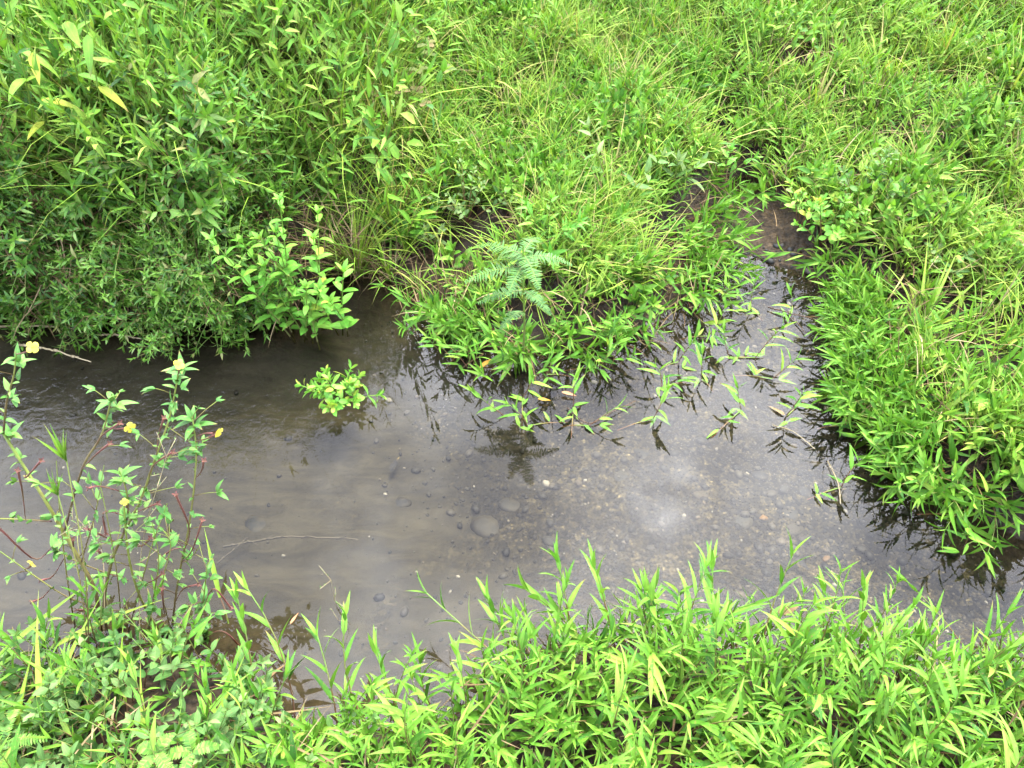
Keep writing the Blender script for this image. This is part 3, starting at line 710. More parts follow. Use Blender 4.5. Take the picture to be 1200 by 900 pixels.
# shoots that reach out over the water: base px, tip px, tip height, leaves
reach = [
    ((672, 765), (653, 655), .22, 7, 'tall upright shoot of the near bank, standing highest over mid stream'),
    ((722, 770), (697, 665), .20, 7, 'forked tip shoot just right of the tallest mid stream shoot'),
    ((690, 775), (615, 690), .19, 7, 'shoot leaning toward the stream at the crest of the near bank carpet'),
    ((640, 830), (500, 695), .16, 7, 'long arching shoot reaching farthest out over its own reflection'),
    ((640, 830), (572, 700), .18, 7, 'slim shoot rising behind the long arching shoot'),
    ((610, 840), (585, 720), .16, 6, 'short shoot at the root of the arching shoot'),
    ((765, 770), (752, 690), .17, 6, 'small paired leaf shoot over the faint cloud reflection'),
    ((812, 775), (795, 695), .19, 7, 'leafy shoot beside the pale dead leaf on the near bank'),
    ((838, 770), (835, 665), .20, 7, 'straight shoot with tall narrow leaves above a dark gap of water'),
    ((880, 800), (930, 648), .21, 7, 'tall red stemmed shoot below the tan oval stone'),
    ((950, 800), (965, 690), .19, 7, 'dense bushy shoot topping the carpet below the sunken dark leaf'),
    ((985, 810), (988, 690), .18, 6, 'shoot with one erect leaf next to the bushy topping shoot'),
    ((1000, 800), (1012, 690), .17, 6, 'thin shoot with wide spread leaves over dark gravel'),
    ((1035, 830), (1075, 745), .17, 6, 'slanting shoot whose tip points across to the right bank'),
    ((1120, 850), (1175, 745), .19, 7, 'arching shoot at the picture edge of the near bank'),
    ((1090, 860), (1128, 790), .16, 6, 'bent shoot over the narrow downstream water'),
    ((440, 870), (405, 720), .20, 7, 'thin grassy shoot with seed head at the left end of the near carpet'),
    ((475, 860), (440, 765), .16, 6, 'low shoot over shallow water between carpet and flowering plant'),
    ((400, 880), (372, 745), .19, 6, 'pale upright shoot near the dead floating blade'),
    ((530, 870), (492, 775), .16, 7, 'red stemmed sprawling shoot left of the dense carpet'),
    ((345, 850), (290, 690), .22, 6, 'slender grass shoot with fine upright blades beside the flowering plant'),
    ((300, 840), (278, 700), .2, 6, 'green blade shoot standing in front of its dark water shadow'),
]
for (b, t, zt, nl, lab) in reach:
    p = at_z(*b, 0.0); p[2] = max(hz(p[0], p[1]), -.02); q = at_z(*t, zt) - p; v = Veg()
    add_shoot(v, (0, 0, 0), q, nl, .068, .0105, .4, 6, 0, 0, .0019, .5, .2, .25, .6, .6)
    plant('marsh_shoot', p, v, [M['shoot']], [M['stem']], lab, 'marsh shoot', 'shoots reaching out over the water')

# ------------------------------------------------------------------ sprigs standing in the water: px, py, spread dir px, label
sprigs = [
    (490, 375, (-15, -14), .09, 4, 'small sprig alone in the water before the sedge tuft'),
    (548, 432, (-25, -8), .08, 4, 'low sprig with two flat floating leaves beside the yellow leaf'),
    (555, 398, (0, -30), .10, 5, 'upright sprig at the front left corner of the fern mound'),
    (590, 488, (-32, -4), .07, 4, 'bright sprig of five broad leaves above the fern reflection'),
    (618, 500, (-20, -22), .08, 4, 'twin leaved sprig crossing the fern reflection'),
    (612, 468, (10, -26), .09, 5, 'sprig between the yellow leaf and the brown leaf'),
    (672, 478, (0, -35), .10, 4, 'sprig standing by the floating brown leaf'),
    (690, 500, (28, -2), .06, 3, 'flat sprig ending in two leaves over the reflected fern tip'),
    (640, 440, (5, -30), .10, 5, 'leafy sprig at the water line under the fern'),
    (700, 432, (8, -25), .09, 4, 'sprig in the dark reflection of the middle bank'),
    (765, 492, (10, -20), .09, 5, 'lone sprig in open water with a long dark reflection'),
    (775, 455, (-10, -10), .07, 4, 'flat sprig behind the lone open water sprig'),
    (795, 425, (8, -25), .09, 5, 'thin sprig where the middle bank meets open water'),
    (822, 445, (-6, -28), .09, 4, 'pale sprig in the sky bright water left of the floating stems'),
    (830, 395, (10, -30), .10, 5, 'sprig at the mouth of the muddy channel'),
    (855, 420, (-14, -24), .09, 4, 'drooping sprig in the channel mouth among dark leaf reflections'),
    (868, 482, (-10, -14), .07, 4, 'small sprig joined to a drowned dark stem'),
    (885, 420, (20, -26), .10, 6, 'full sprig with spread leaves in the middle of the channel mouth'),
    (880, 365, (-6, -30), .10, 5, 'sprig growing from wet mud at the channel bend'),
    (905, 445, (18, -14), .07, 4, 'sprig beside pale floating debris'),
    (920, 490, (6, -24), .10, 6, 'dense dark green sprig before the right bank'),
    (925, 370, (-8, -18), .08, 3, 'two leaved sprig on brown mud near the right bank'),
    (968, 375, (2, -14), .06, 3, 'seedling on the bare brown mud'),
    (1010, 430, (-15, -50), .16, 6, 'long leafy stem leaning out from the right bank over mud'),
    (990, 500, (-8, -22), .10, 6, 'bushy sprig at the corner of the right bank'),
    (985, 572, (12, -38), .09, 5, 'sprig on a pale dead stem in open water'),
    (1040, 530, (-22, -8), .08, 5, 'sprig trailing from the right bank onto the water'),
    (1075, 585, (-18, -24), .09, 6, 'sprig overhanging dark leaf reflections by the right bank'),
    (1130, 640, (-20, -20), .10, 6, 'drooping sprig at the foot of the right bank downstream'),
    (1120, 605, (20, -10), .10, 6, 'sprig of three broad leaves near the water at the right bank'),
    (845, 345, (5, -30), .09, 5, 'pale sprig on glinting shallow water in the channel'),
    (800, 360, (-2, -34), .12, 6, 'sprig at the channel side of the middle bank'),
]
for (u, v_, dv, zt, nl, lab) in sprigs:
    p = at_z(u, v_, 0.0); h = hz(p[0], p[1]); b0 = np.array([p[0], p[1], min(h, 0) if h < 0 else h])
    s = 2.1 / FOC; d = np.array([dv[0] * s * 1.1, U(-.02, .02), zt])
    v = Veg(); wl = -b0[2]; hv = np.array([d[0], d[1], 0]); hv = hv if np.linalg.norm(hv) > .03 else np.array([U(-.06, .06), U(-.02, .05), 0])
    run = -nrm(hv) * U(.05, .13) + np.array([0, U(.0, .05), 0]); knee = np.array([0, 0, wl + .004])
    v.stem(spline([run + UP * max(wl - .012, .0), run * .5 + UP * (wl + .001), knee], 8), .0016, .0014, tone=.3)
    add_shoot(v, knee, knee + d + UP * .01, nl, .055, .0092, .4, 5, 0, 0, .0014, .5, .24, .2, .95, .6)
    for j in range(random.randint(1, 3)):
        q = run * U(.1, .9); q[2] = wl + .006; a = U(0, 6.28); v.leaf(q, (math.cos(a), math.sin(a), U(.1, .5)), UP, U(.03, .055), .008, .5, .25, 'lance', 5, U(.1, .98), 0)
    # trailing leaves lying just above the surface
    for j in range(2):
        a = U(0, 6.28); v.leaf(np.array([d[0] * .4, d[1], .008 - b0[2] * .9]), (math.cos(a), math.sin(a), .15), UP, U(.04, .055), .010, .35, .2, 'lance', 5, U(.2, .8), 0)
    plant('water_sprig', b0, v, [M['shoot']], [M['stem']], lab, 'water plant', 'sprigs standing in the water')

LS = 'thin upright shoot standing in the shallow water just off the far bank edge'
P, sd = sample(9000, -.30, 1.6, .75, 1.95, lambda x, y, s, g: far(x, y) & (s < -.015) & (s > -.12))
for p in P[np.random.permutation(len(P))][:44]:
    v = Veg(); hh = U(.05, .13); tip = np.array([G(0, .03), -U(0, .05), hh - p[2]])
    add_shoot(v, (0, 0, 0), tip, random.randint(3, 5), U(.04, .058), U(.006, .009), .3, 5, 0, 0, .0013, .45, .25, .5, .9, .6)
    plant('water_sprig', p, v, [M['shoot']], [M['stem']], LS, 'water plant', 'loose shoots standing off the far bank')

# ------------------------------------------------------------------ shrubs on the far left bank
shrub_protos = []
for i in range(7):
    v = Veg(); n = random.randint(10, 16); tcn = U(.3, .75); lz = U(.8, 1.4)
    for k in range(n):
        az = k / n * 6.28 + G(0, .3); a = U(.1, 1.15); ln = U(.16, .46)
        d = np.array([math.cos(az) * math.sin(a), math.sin(az) * math.sin(a), math.cos(a)])
        p2 = d * ln + np.array([0, 0, -.10 * math.sin(a) * ln]); P_ = bez(np.zeros(3), d * ln * .55 + UP * .05, p2, 8)
        add_opposite(v, P_, 8, .040 * lz, .011 * lz, .0028, .001, 0, 0, tonec=tcn, start=.25, prof='lance')
        for q in range(7):
            t = U(.25, .95); b, dd = path_at(P_, t); u0, u1 = perp(dd); th = U(0, 6.28)
            rad = u0 * math.cos(th) + u1 * math.sin(th); e = b + (dd * .6 + rad * .9 + UP * .25) * U(.05, .13)
            add_opposite(v, bez(b, (b + e) / 2 + UP * .01, e, 4), random.randint(3, 5), U(.028, .042) * lz, U(.0075, .011) * lz, .0012, .0007, 0, 0, tonec=tcn, tones=.3, seg=3, prof='lance')
    shrub_protos.append((v.foliage_mesh('shrub foliage', [M['shrub']]), v.stem_mesh('shrub stem', [M['stem']])))
SL = 'dense mid green shrub with small oval leaves in the thicket on the far bank'
pos = []
for x in np.arange(-2.5, -.40, .15):
    for row, (dy, dz, sc_) in enumerate([(.0, .05, .75), (.03, .10, .8), (.09, .20, .95), (.20, .28, 1.0)]):
        pos.append((x + G(0, .04), dy, dz, sc_, row))
special = {}
for x, dy, dz, s, row in pos:
    # shoreline y at this x
    ysamp = np.linspace(1.3, 2.3, 80); sdv = signed(np.column_stack([np.full(80, x), ysamp])); ysh = ysamp[np.argmax(sdv > 0)]
    if x > -.70 and row < 3 or x > -.62: continue
    y = ysh + dy + G(0, .04); z = max(hz(x, y), 0) if row > 1 else max(hz(x, y + .1) * (.3 + .3 * row), .03)
    if R() < (.05 if row < 2 else .16): continue
    if row == 2: z = max(z, .12)
    if row == 3: z = max(z, .20)
    root = empty('leafy_shrub', (x, y, z), U(0, 6.28)); root.scale = (s * U(.65, 1.2),) * 3
    root.rotation_euler = (U(.0, .5), G(0, .22), U(-.8, .8))
    tag(root, SL, 'shrub', 'shrubs of the far bank thicket'); k = random.randrange(7)
    child('foliage', shrub_protos[k][0], root); child('stem', shrub_protos[k][1], root)

# ------------------------------------------------------------------ bright upright herbs at the water edge
def herb(u, v_, h, n_st, lab, L=.05, W=.019, m='herb', spread=.3, pairs=6, wpx=None):
    p = at_z(u, v_, 0.0); p[2] = max(hz(p[0], p[1]), -.03); v = Veg()
    for k in range(n_st):
        az = U(0, 6.28); a = U(.05, spread) if n_st > 1 else U(0, .12); ln = h * U(.7, 1.05)
        e = np.array([math.cos(az) * math.sin(a) * ln, math.sin(az) * math.sin(a) * ln, ln * math.cos(a)]); b = np.array([G(0, .012), G(0, .012), 0])
        add_opposite(v, bez(b, b + e * .5 + np.array([G(0, .01), G(0, .01), 0]), b + e, 7), pairs, L * U(.85, 1.1), W * U(.85, 1.1), .0026, .0014, 0, 0, ang=1.0, droop=.8, seg=6, tonec=.5, tones=.2, start=.15)
    return plant('bright_herb', p, v, [M[m]], [M['green_stem']], lab, 'herb', 'bright green herbs along the far bank edge')
herb(345, 386, .46, 4, 'tallest bright green herb with stacked pointed leaves at the thicket edge', pairs=9)
herb(312, 386, .38, 3, 'bright herb leaning against the thicket, left of the tallest one', pairs=7)
herb(365, 394, .24, 4, 'bushy bright green herb lowest at the water line', pairs=4)
herb(397, 384, .26, 3, 'bright herb with broad leaf pairs, nearest the open water', pairs=4, L=.055, W=.022)
herb(376, 374, .38, 3, 'bright herb between the tallest herb and the open water herb', pairs=6)

# low floating leafy clump
p = at_z(398, 474, 0.0); v = Veg()
for k in range(26):
    az = k * 2.4 + G(0, .2); rr = U(.01, .085); e = np.array([math.cos(az) * rr * 1.25, math.sin(az) * rr * .9 + .02, U(.03, .085) * (1.1 - rr * 5)])
    add_opposite(v, bez(np.array([0, .02, -.03]), e * .6 + UP * .02, e, 5), 2, .038, .0155, .002, .0014, 0, 0, ang=1.0, droop=.6, prof='obov', seg=6, tonec=.62, tones=.28, start=.55)
plant('floating_herb', p + np.array([0, 0, -.005]), v, [M['herb']], [M['green_stem']], 'small bright clump of rounded leaves standing alone in the open water', 'herb')

# ------------------------------------------------------------------ fern
p = at_z(612, 432, 0.0); p[2] = max(hz(p[0], p[1]), 0)
root = empty('fern_plant', tuple(p)); tag(root, 'pale green fern with comb like fronds at the water edge of the middle bank', 'fern')
v = Veg(); sp = spline([(0, 0, 0), (.004, .0, .16), (.0, -.005, .30), (-.002, 0, .43)], 10); v.stem(sp, .0035, .002); child('stem', v.stem_mesh('fern stem', [M['green_stem']]), root)
def tgt(u, v_, y): return at_y(u, v_, y) - p
fronds = [((548, 286), .10, .405), ((634, 276), .12, .415), ((676, 311), .0, .40), ((634, 344), -.14, .405), ((536, 333), -.03, .37), ((550, 358), -.03, .29), ((652, 374), -.08, .29), ((594, 348), -.12, .37), ((577, 306), .06, .39), ((585, 386), -.08, .22)]
for (px, dy, zb) in fronds:
    b = np.array([0, 0, zb]); e = b + (at_y(px[0], px[1], p[1] + dy) - p - b) * U(.80, .95); mid = (b + e) / 2 + UP * .025
    P_ = bez(b, mid, e, 24); v = Veg(); v.stem(P_[::3], .0013, .0006, mi=1)
    ln = np.linalg.norm(e - b)
    for i in range(1, 24):
        d = nrm(P_[min(i + 1, 23)] - P_[i - 1]); up = nrm(UP - d * d[2]); side = np.cross(d, up); t = i / 23
        s = math.sin(math.pi * min(1, .12 + .86 * t) ** .8) * .9 + .1
        for sg in (-1, 1):
            v.leaf(P_[i], side * sg + d * U(.1, .45) + up * G(0, .18), up, (0.3 if R() < .06 else 1) * ln * .20 * s + .003, .0040, .25, .15, 'strip', 3, min(1, max(0, G(.5, .15))), 0)
    child('frond', v.all_mesh('fern frond', [M['fern'], M['green_stem']]), root)

# ------------------------------------------------------------------ sedge tuft and grass tufts
def tuft(u, v_, n, L, W, spread, lab, m='grass', group='grass tufts on the banks', straw=0, lean=(0, 0), tonec=.55, z=None):
    p = ground_hit(u, v_); v = Veg(); add_tuft(v, (0, 0, 0), n, L, W, spread, 0, 6, tonec, lean)
    for k in range(straw):
        az = U(0, 6.28); a = abs(G(0, spread * 1.4)) + .1
        v.leaf((G(0, .02), G(0, .02), 0), (math.cos(az) * math.sin(a), math.sin(az) * math.sin(a), math.cos(a)), UP + .01, L * U(.3, .9), W * .6, U(.3, 2), .3, 'blade', 5, G(.6, .2), 1)
    o = link(bpy.data.objects.new('grass_tuft', v.all_mesh('grass tuft', [M[m], M['straw']]))); o.location = p
    tag(o, lab, 'grass tuft', group); return o
tuft(420, 322, 90, .36, .006, .28, 'upright sedge tuft with brown dead bases beside the bright herbs', straw=60, tonec=.8)
tuft(458, 326, 30, .26, .0055, .35, 'thinner sedge tuft with curling dry blades next to the upright sedge', straw=26, tonec=.55)
tuft(388, 282, 26, .30, .006, .3, 'pale upright grass tuft between the thicket and the sedge', straw=14, tonec=.75)
tuft(440, 282, 26, .28, .0055, .32, 'light grass tuft rising behind the thinner sedge', straw=16, tonec=.75)
tuft(405, 235, 26, .30, .007, .32, 'grass tuft where the thicket ends on the slope', straw=8, tonec=.7)
tuft(478, 295, 20, .22, .0055, .4, 'thin grass tuft in the dark recess of the middle bank', straw=16, tonec=.65)
tuft(512, 262, 18, .22, .006, .4, 'small upright tuft behind the pale rosette weed', straw=12, tonec=.6)
tuft(490, 338, 16, .16, .006, .5, 'short mixed tuft at the water line between sedge and fern mound', straw=24)
tuft(690, 185, 26, .26, .0085, .42, 'tall light green grass tuft on the middle bank with fanned blades', tonec=.7)
tuft(560, 110, 20, .30, .012, .55, 'tuft of broad arching blades high on the middle bank', tonec=.6)
tuft(455, 100, 30, .40, .009, .28, 'tall yellowish grass clump at the end of the thicket', tonec=.72)
tuft(430, 60, 28, .42, .009, .28, 'tallest grass clump behind the thicket end', tonec=.66)
tuft(640, 190, 16, .24, .009, .5, 'small grass tuft with dark blades behind the fern', tonec=.4)
tuft(950, 145, 26, .26, .011, .38, 'yellow green tuft with broad upright blades on the right bank above the channel', tonec=.8)
tuft(1075, 220, 26, .24, .009, .45, 'light tuft leaning toward the stream in the middle of the right bank', tonec=.75, lean=(-.2, -.2))
tuft(1170, 250, 24, .26, .011, .4, 'yellow green tuft at the picture edge of the right bank', tonec=.85, lean=(-.1, -.1))
tuft(1175, 130, 30, .30, .012, .35, 'tall broad bladed tuft at the top corner of the right bank', tonec=.75)
tuft(1075, 390, 20, .28, .010, .45, 'long bladed tuft over the lower right bank', tonec=.7, lean=(.1, -.1))
tuft(1035, 290, 20, .24, .009, .45, 'fine leaved tuft beside the pale round leaved herb', tonec=.7)
tuft(880, 120, 24, .30, .009, .4, 'tuft hanging over the dark hole of the channel', tonec=.65, lean=(-.15, -.1))
tuft(812, 130, 22, .22, .008, .4, 'tuft on the middle bank facing the dark channel hole', tonec=.55)
GT = 'light green grass tuft on the far bank slope, among many alike'
for i in range(46):
    for _ in range(50):
        x, y = U(-.3, 2.3), U(1.7, 3.9)
        q = np.array([[x, y]])
        if signed(q)[0] > .12 and gdist(q)[0] > .28 and far(x, y): break
    v = Veg() if i < 6 else None
    if i < 6:
        add_tuft(v, (0, 0, 0), random.randint(12, 20), U(.18, .26), U(.007, .011), .45, 0, 5, .68)
        o = link(bpy.data.objects.new('grass_tuft', v.all_mesh('grass tuft', [M['grass']])))
        if i == 0: tprotos = []
        tprotos.append(o)
    else:
        o = tprotos[i % 6].copy(); col.objects.link(o)
    o.location = (x, y, hz(x, y)); o.rotation_euler = (U(.0, .35), G(0, .15), U(0, 6.28)); o.scale = (U(.8, 1.2),) * 3; tag(o, GT, 'grass tuft', 'alike grass tufts on the far bank')

# near-left broad blades
blades = [((-30, 800), (100, 660), .16), ((-40, 870), (95, 800), .12), ((60, 900), (20, 700), .18), ((90, 870), (150, 760), .16), ((180, 900), (150, 790), .15), ((230, 890), (285, 780), .15), ((110, 900), (170, 830), .12), ((-10, 905), (60, 770), .12), ((-20, 850), (85, 752), .13), ((40, 880), (95, 690), .20), ((10, 905), (30, 760), .16), ((100, 905), (60, 800), .14), ((130, 880), (78, 770), .12), ((60, 760), (180, 690), .12), ((150, 860), (128, 735), .15), ((262, 765), (240, 620), .22)]
v = Veg(); c0 = at_z(40, 860, .05); c0[2] = hz(c0[0], c0[1])
for b, t, z in blades[:-1]:
    pb = at_z(*b, .04) - c0; pt = at_z(*t, z) - c0; d = pt - pb; L_ = np.linalg.norm(d)
    v.leaf(pb, d, UP + .01 * d, L_ * 1.05, .015, .3, .4, 'blade', 8, U(.4, .9), 0)
o = link(bpy.data.objects.new('grass_tuft', v.all_mesh('broad blades', [M['grass']]))); o.location = c0; tag(o, 'loose tuft of long broad grass blades under the flowering plant', 'grass tuft', 'grass tufts on the near bank')
v = Veg(); pb = at_z(258, 700, 0.0); pt = at_z(240, 622, .10) - pb; v.leaf((0, 0, 0), pt, UP, np.linalg.norm(pt) * 1.05, .012, .2, .4, 'blade', 8, .6, 0)
v.stem([(0, 0, 0), (.01, -.02, -.02), (.02, -.05, -.05)], .002, .002, mi=1)
o = link(bpy.data.objects.new('grass_tuft', v.all_mesh('single blade', [M['grass'], M['stem']]))); o.location = pb; tag(o, 'single pointed grass blade rising from the water by the red pod', 'grass blade', 'grass tufts on the near bank')
tuft(1128, 905, 9, .22, .011, .18, 'upright broad grass blade standing in the near shoot carpet', tonec=.7, group='grass tufts on the near bank')

# ------------------------------------------------------------------ flowering primrose at the near left
Y0 = .70
def PT(u, v_, f): return at_y(u, v_, Y0 + .26 * f)
def primrose(base_px, stems, pods, flowers, leaves, lab):
    b = at_z(*base_px, .04); root = empty('primrose_plant', tuple(b)); tag(root, lab, 'flowering plant', 'yellow flowered plants on the near bank')
    b = np.array(b); SP = []
    v = Veg(); fol = Veg()
    for pts, r0, r1 in stems:
        P_ = spline([PT(u, q, f) - b for u, q, f in pts], 5 * len(pts)); v.stem(P_, r0 * .78, r1 * .75, sides=7); SP.append(P_)
        for kk in range(3 * len(pts)):
            c, d = path_at(P_, U(.12, .97)); x0, x1 = perp(d); th = U(0, 6.28); rad = x0 * math.cos(th) + x1 * math.sin(th); L_ = U(.012, .034)
            if R() < .3:
                e = c + (rad + d * .5 + UP * .2) * U(.02, .06); v.stem(spline([c, (c + e) / 2 + UP * .003, e], 5), .0009, .0006)
                for k2 in range(4): fol.leaf(e, rad + d * U(-.3, .8) + UP * G(.2, .5) + x0 * G(0, .6), UP + .01, L_ * U(.6, 1.1), L_ * .32, U(.2, 1), .25, 'lance', 5, U(.1, .8), 0)
            else: fol.leaf(c, rad + d * .5, d, L_, L_ * U(.28, .42), U(.2, 1.1), .25, 'lance', 5, U(.05, .9), 0)
    SP = np.concatenate(SP); pu, pv_ = zip(*[proj(q + b) for q in SP]); pu, pv_ = np.array(pu), np.array(pv_)
    near = lambda u, q: SP[np.argmin((pu - u) ** 2 + (pv_ - q) ** 2)]
    child('stem', v.stem_mesh('primrose stem', [M['primrose_stem']]), root)
    for (u, q, f, n, L_, W_, tl) in leaves:
        c = near(u, q)
        for i in range(n):
            th = i * 2.39996 + u + G(0, .5); a = U(.3, 1.45)
            d = np.array([math.cos(th) * math.sin(a), math.sin(th) * math.sin(a), math.cos(a)]); s = U(.55, 1.2)
            fol.leaf(c - UP * .03 * R(), d, UP + .01, L_ * s, W_ * s, U(.3, 1.0), .25, 'lance', 6, min(1, max(0, G(tl, .18))), 0)
    if fol.lv: child('foliage', fol.foliage_mesh('primrose foliage', [M['herb2']]), root)
    for (a, m_, e, f) in pods:
        v = Veg(); A = near(*a); yy = (A + b)[1]; B = at_y(*m_, yy - .01) - b; C = at_y(*e, yy - .02) - b
        P_ = spline([A, B, C], 10); v.stem(P_[:4], .0007, .0010); v.stem(P_[3:], .0012, .0023, sides=6)
        d = nrm(P_[-1] - P_[-2]); u0, u1 = perp(d)
        for k in range(4):
            rad = u0 * math.cos(k * 1.5708) + u1 * math.sin(k * 1.5708); v.leaf(P_[-1], d * .45 + rad * .8, d, .0085, .004, -.4, .2, 'lance', 3, .5, 1)
        child('seed_pod', v.all_mesh('seed pod', [M['pod'], M['pod']]), root)
    for (u, q, f, s, face) in flowers:
        s *= .88
        v = Veg(); a0 = near(u - 12, q + 8); c = at_y(u, q, (a0 + b)[1] - .015) - b; n = nrm(face); u0, u1 = perp(n)
        for k in range(4):
            th = k * 1.5708 + u; rad = u0 * math.cos(th) + u1 * math.sin(th); v.leaf(c, rad * .9 + n * .35, n, s, s * .92, U(.1, .8), -.15, 'obov', 6, R(), 0, .15)
        v.stem(spline([a0, (a0 + c) / 2 - UP * .004, c], 7), .0011, .0022, mi=1)
        for k in range(6): v.leaf(c + n * .002, n + np.array([G(0, .4), G(0, .4), G(0, .4)]), u0, .005, .0015, .2, .2, 'ellip', 2, R(), 0)
        child('flower', v.all_mesh('flower', [M['petal'], M['pod']]), root)
    return root
M['herb2'] = leaf_mat('primrose leaf', [(0, (.04, .125, .024)), (.5, (.075, .185, .035)), (.9, (.13, .24, .05)), (1, (.22, .20, .06))], rough=.4)
# plant A: tall left stem
primrose((120, 800), [
    ([(122, 800, 0), (118, 745, .1), (112, 695, .25), (95, 660, .38), (75, 625, .5), (52, 585, .6), (25, 542, .75), (4, 508, .85)], .0062, .0035),
    ([(75, 625, .5), (96, 550, .7), (118, 512, .85), (127, 482, .95), (131, 462, 1)], .0032, .0016),
    ([(60, 611, .5), (30, 609, .55), (-20, 607, .55)], .0024, .0014),
    ([(115, 712, .2), (80, 700, .25), (45, 678, .35), (0, 646, .45)], .0026, .0014),
    ([(4, 508, .85), (8, 470, .9), (16, 440, .95), (19, 415, 1)], .003, .0015),
    ([(150, 680, .3), (110, 666, .4), (78, 652, .45), (62, 640, .5)], .002, .0012),
    ([(135, 795, 0), (160, 705, .2), (178, 640, .35), (196, 590, .45)], .0022, .001),
    ([(100, 795, 0), (82, 700, .2), (71, 610, .45), (66, 540, .6)], .0022, .001),
    ([(142, 800, 0), (140, 700, .2), (128, 620, .4), (118, 570, .55)], .002, .0009),
    ([(165, 800, 0), (180, 700, .2), (186, 655, .3), (178, 612, .4)], .0022, .001),
    ([(95, 660, .38), (112, 600, .5), (122, 545, .62)], .0018, .0009),
    ], [((60, 640), (40, 655), (-2, 618), .45), ((84, 640, ), (86, 640), (85, 632), .45), ((75, 655), (62, 675), (48, 680), .4), ((60, 690), (50, 700), (38, 705), .35),
        ((12, 565), (30, 560), (48, 540), .7), ((30, 600), (26, 575), (21, 552), .6), ((108, 520), (120, 510), (140, 496), .85), ((100, 550), (110, 535), (128, 520), .75)],
    [(38, 407, 1, .0135, (.4, -.7, .6)), (152, 501, .9, .014, (.75, -.6, .1)), (38, 660, .45, .014, (-.5, -.6, -.2))],
    [(19, 418, 1, 7, .034, .011, .5), (18, 440, .95, 3, .022, .009, .5), (3, 500, .85, 9, .05, .016, .55), (10, 540, .8, 3, .025, .011, .5), (130, 466, 1, 7, .048, .016, .55), (126, 490, .93, 4, .022, .01, .5), (62, 640, .5, 7, .034, .014, .4), (55, 650, .48, 3, .03, .015, .2), (28, 560, .7, 3, .02, .009, .6)],
    'tall yellow flowered plant with thick olive stem leaning left over the water')
# plant B: centre stem with the highest leaf crown
primrose((150, 830), [
    ([(152, 830, -.05), (140, 780, 0), (122, 720, .15), (130, 662, .35), (145, 625, .45), (165, 585, .6), (182, 537, .75), (197, 495, .88), (206, 455, .96), (211, 420, 1.02)], .0048, .0016),
    ([(145, 625, .45), (150, 600, .5), (148, 575, .55), (140, 552, .6)], .0028, .0014),
    ([(182, 537, .75), (190, 545, .72), (200, 533, .72)], .0016, .001),
    ], [((186, 535), (186, 510), (192, 490), .8), ((165, 560), (180, 545), (202, 530), .65), ((146, 640), (125, 630), (103, 620), .45), ((150, 605), (122, 600), (124, 625), .5), ((145, 655), (128, 660), (115, 645), .45), ((160, 600), (172, 595), (185, 590), .5), ((150, 640), (165, 640), (176, 630), .5), ((130, 690), (110, 712), (90, 715), .3), ((135, 580), (118, 570), (104, 572), .6)],
    [(210, 427, 1.0, .012, (.1, -.7, .7)), (146, 588, .5, .010, (.3, -.8, .5))],
    [(211, 425, 1.02, 8, .050, .014, .45), (206, 448, .97, 5, .034, .014, .35), (200, 480, .9, 5, .026, .012, .4), (192, 505, .85, 2, .03, .011, .45), (140, 556, .6, 8, .036, .011, .6), (148, 580, .55, 7, .026, .010, .6), (165, 590, .55, 5, .026, .011, .7), (150, 610, .5, 4, .022, .009, .6), (182, 540, .75, 2, .018, .008, .5), (135, 600, .5, 4, .026, .010, .6)],
    'flowering plant with the highest leaf crown, standing in the middle of the near left plants')
# plant C: right stem with a flower to its right
primrose((205, 810), [
    ([(208, 812, 0), (200, 765, .05), (204, 715, .2), (211, 668, .4), (220, 625, .55), (227, 575, .7), (230, 530, .85), (227, 500, .95), (225, 488, 1)], .0034, .0016),
    ([(212, 660, .42), (222, 655, .45), (235, 640, .45)], .0014, .001),
    ], [((212, 660), (225, 645), (237, 610), .45), ((228, 560), (236, 552), (239, 540), .7), ((214, 650), (222, 620), (206, 580), .5), ((205, 705), (215, 690), (232, 685), .3), ((215, 640), (200, 645), (188, 655), .45), ((230, 510), (240, 508), (250, 508), .9)],
    [(256, 507, .92, .0135, (.85, -.5, -.1))],
    [(226, 492, 1, 8, .046, .013, .45), (230, 515, .9, 4, .026, .012, .4), (237, 522, .85, 4, .03, .013, .35), (222, 596, .6, 2, .014, .008, .4), (236, 540, .75, 2, .024, .012, .2)],
    'thin stemmed flowering plant with one yellow flower, closest to the open stream')
# plant D: brown dead-looking old stem with low greyish leaves
primrose((232, 810), [
    ([(234, 812, 0), (232, 790, 0), (228, 772, .05), (195, 750, .1), (168, 708, .2), (154, 668, .32), (148, 628, .42), (145, 590, .5)], .0046, .0022),
    ([(232, 790, .0), (240, 760, .05), (236, 730, .1), (240, 690, .2), (243, 660, .25)], .0026, .0012),
    ([(150, 715, .15), (125, 715, .15), (95, 712, .2)], .0018, .0012),
    ([(195, 750, .1), (200, 740, .1), (190, 690, .2), (200, 640, .3), (190, 620, .35)], .002, .001),
    ], [((232, 745), (262, 740), (285, 762), .1), ((160, 690), (180, 680), (190, 672), .25), ((200, 720), (192, 715), (190, 690), .2), ((236, 720), (250, 690), (270, 712), .15)],
    [],
    [(236, 730, .1, 6, .026, .014, .2), (240, 700, .15, 6, .028, .012, .25), (243, 668, .25, 5, .028, .014, .3), (225, 745, .08, 8, .026, .013, .3), (215, 735, .12, 8, .026, .014, .15), (205, 760, .08, 8, .026, .013, .25), (240, 765, .04, 6, .034, .018, .1), (225, 785, .03, 8, .034, .020, .1), (190, 790, .02, 6, .04, .02, .1), (180, 740, .12, 4, .03, .012, .4)],
    'old brown stemmed plant with greyish spotted leaves and curled pods, no flowers')

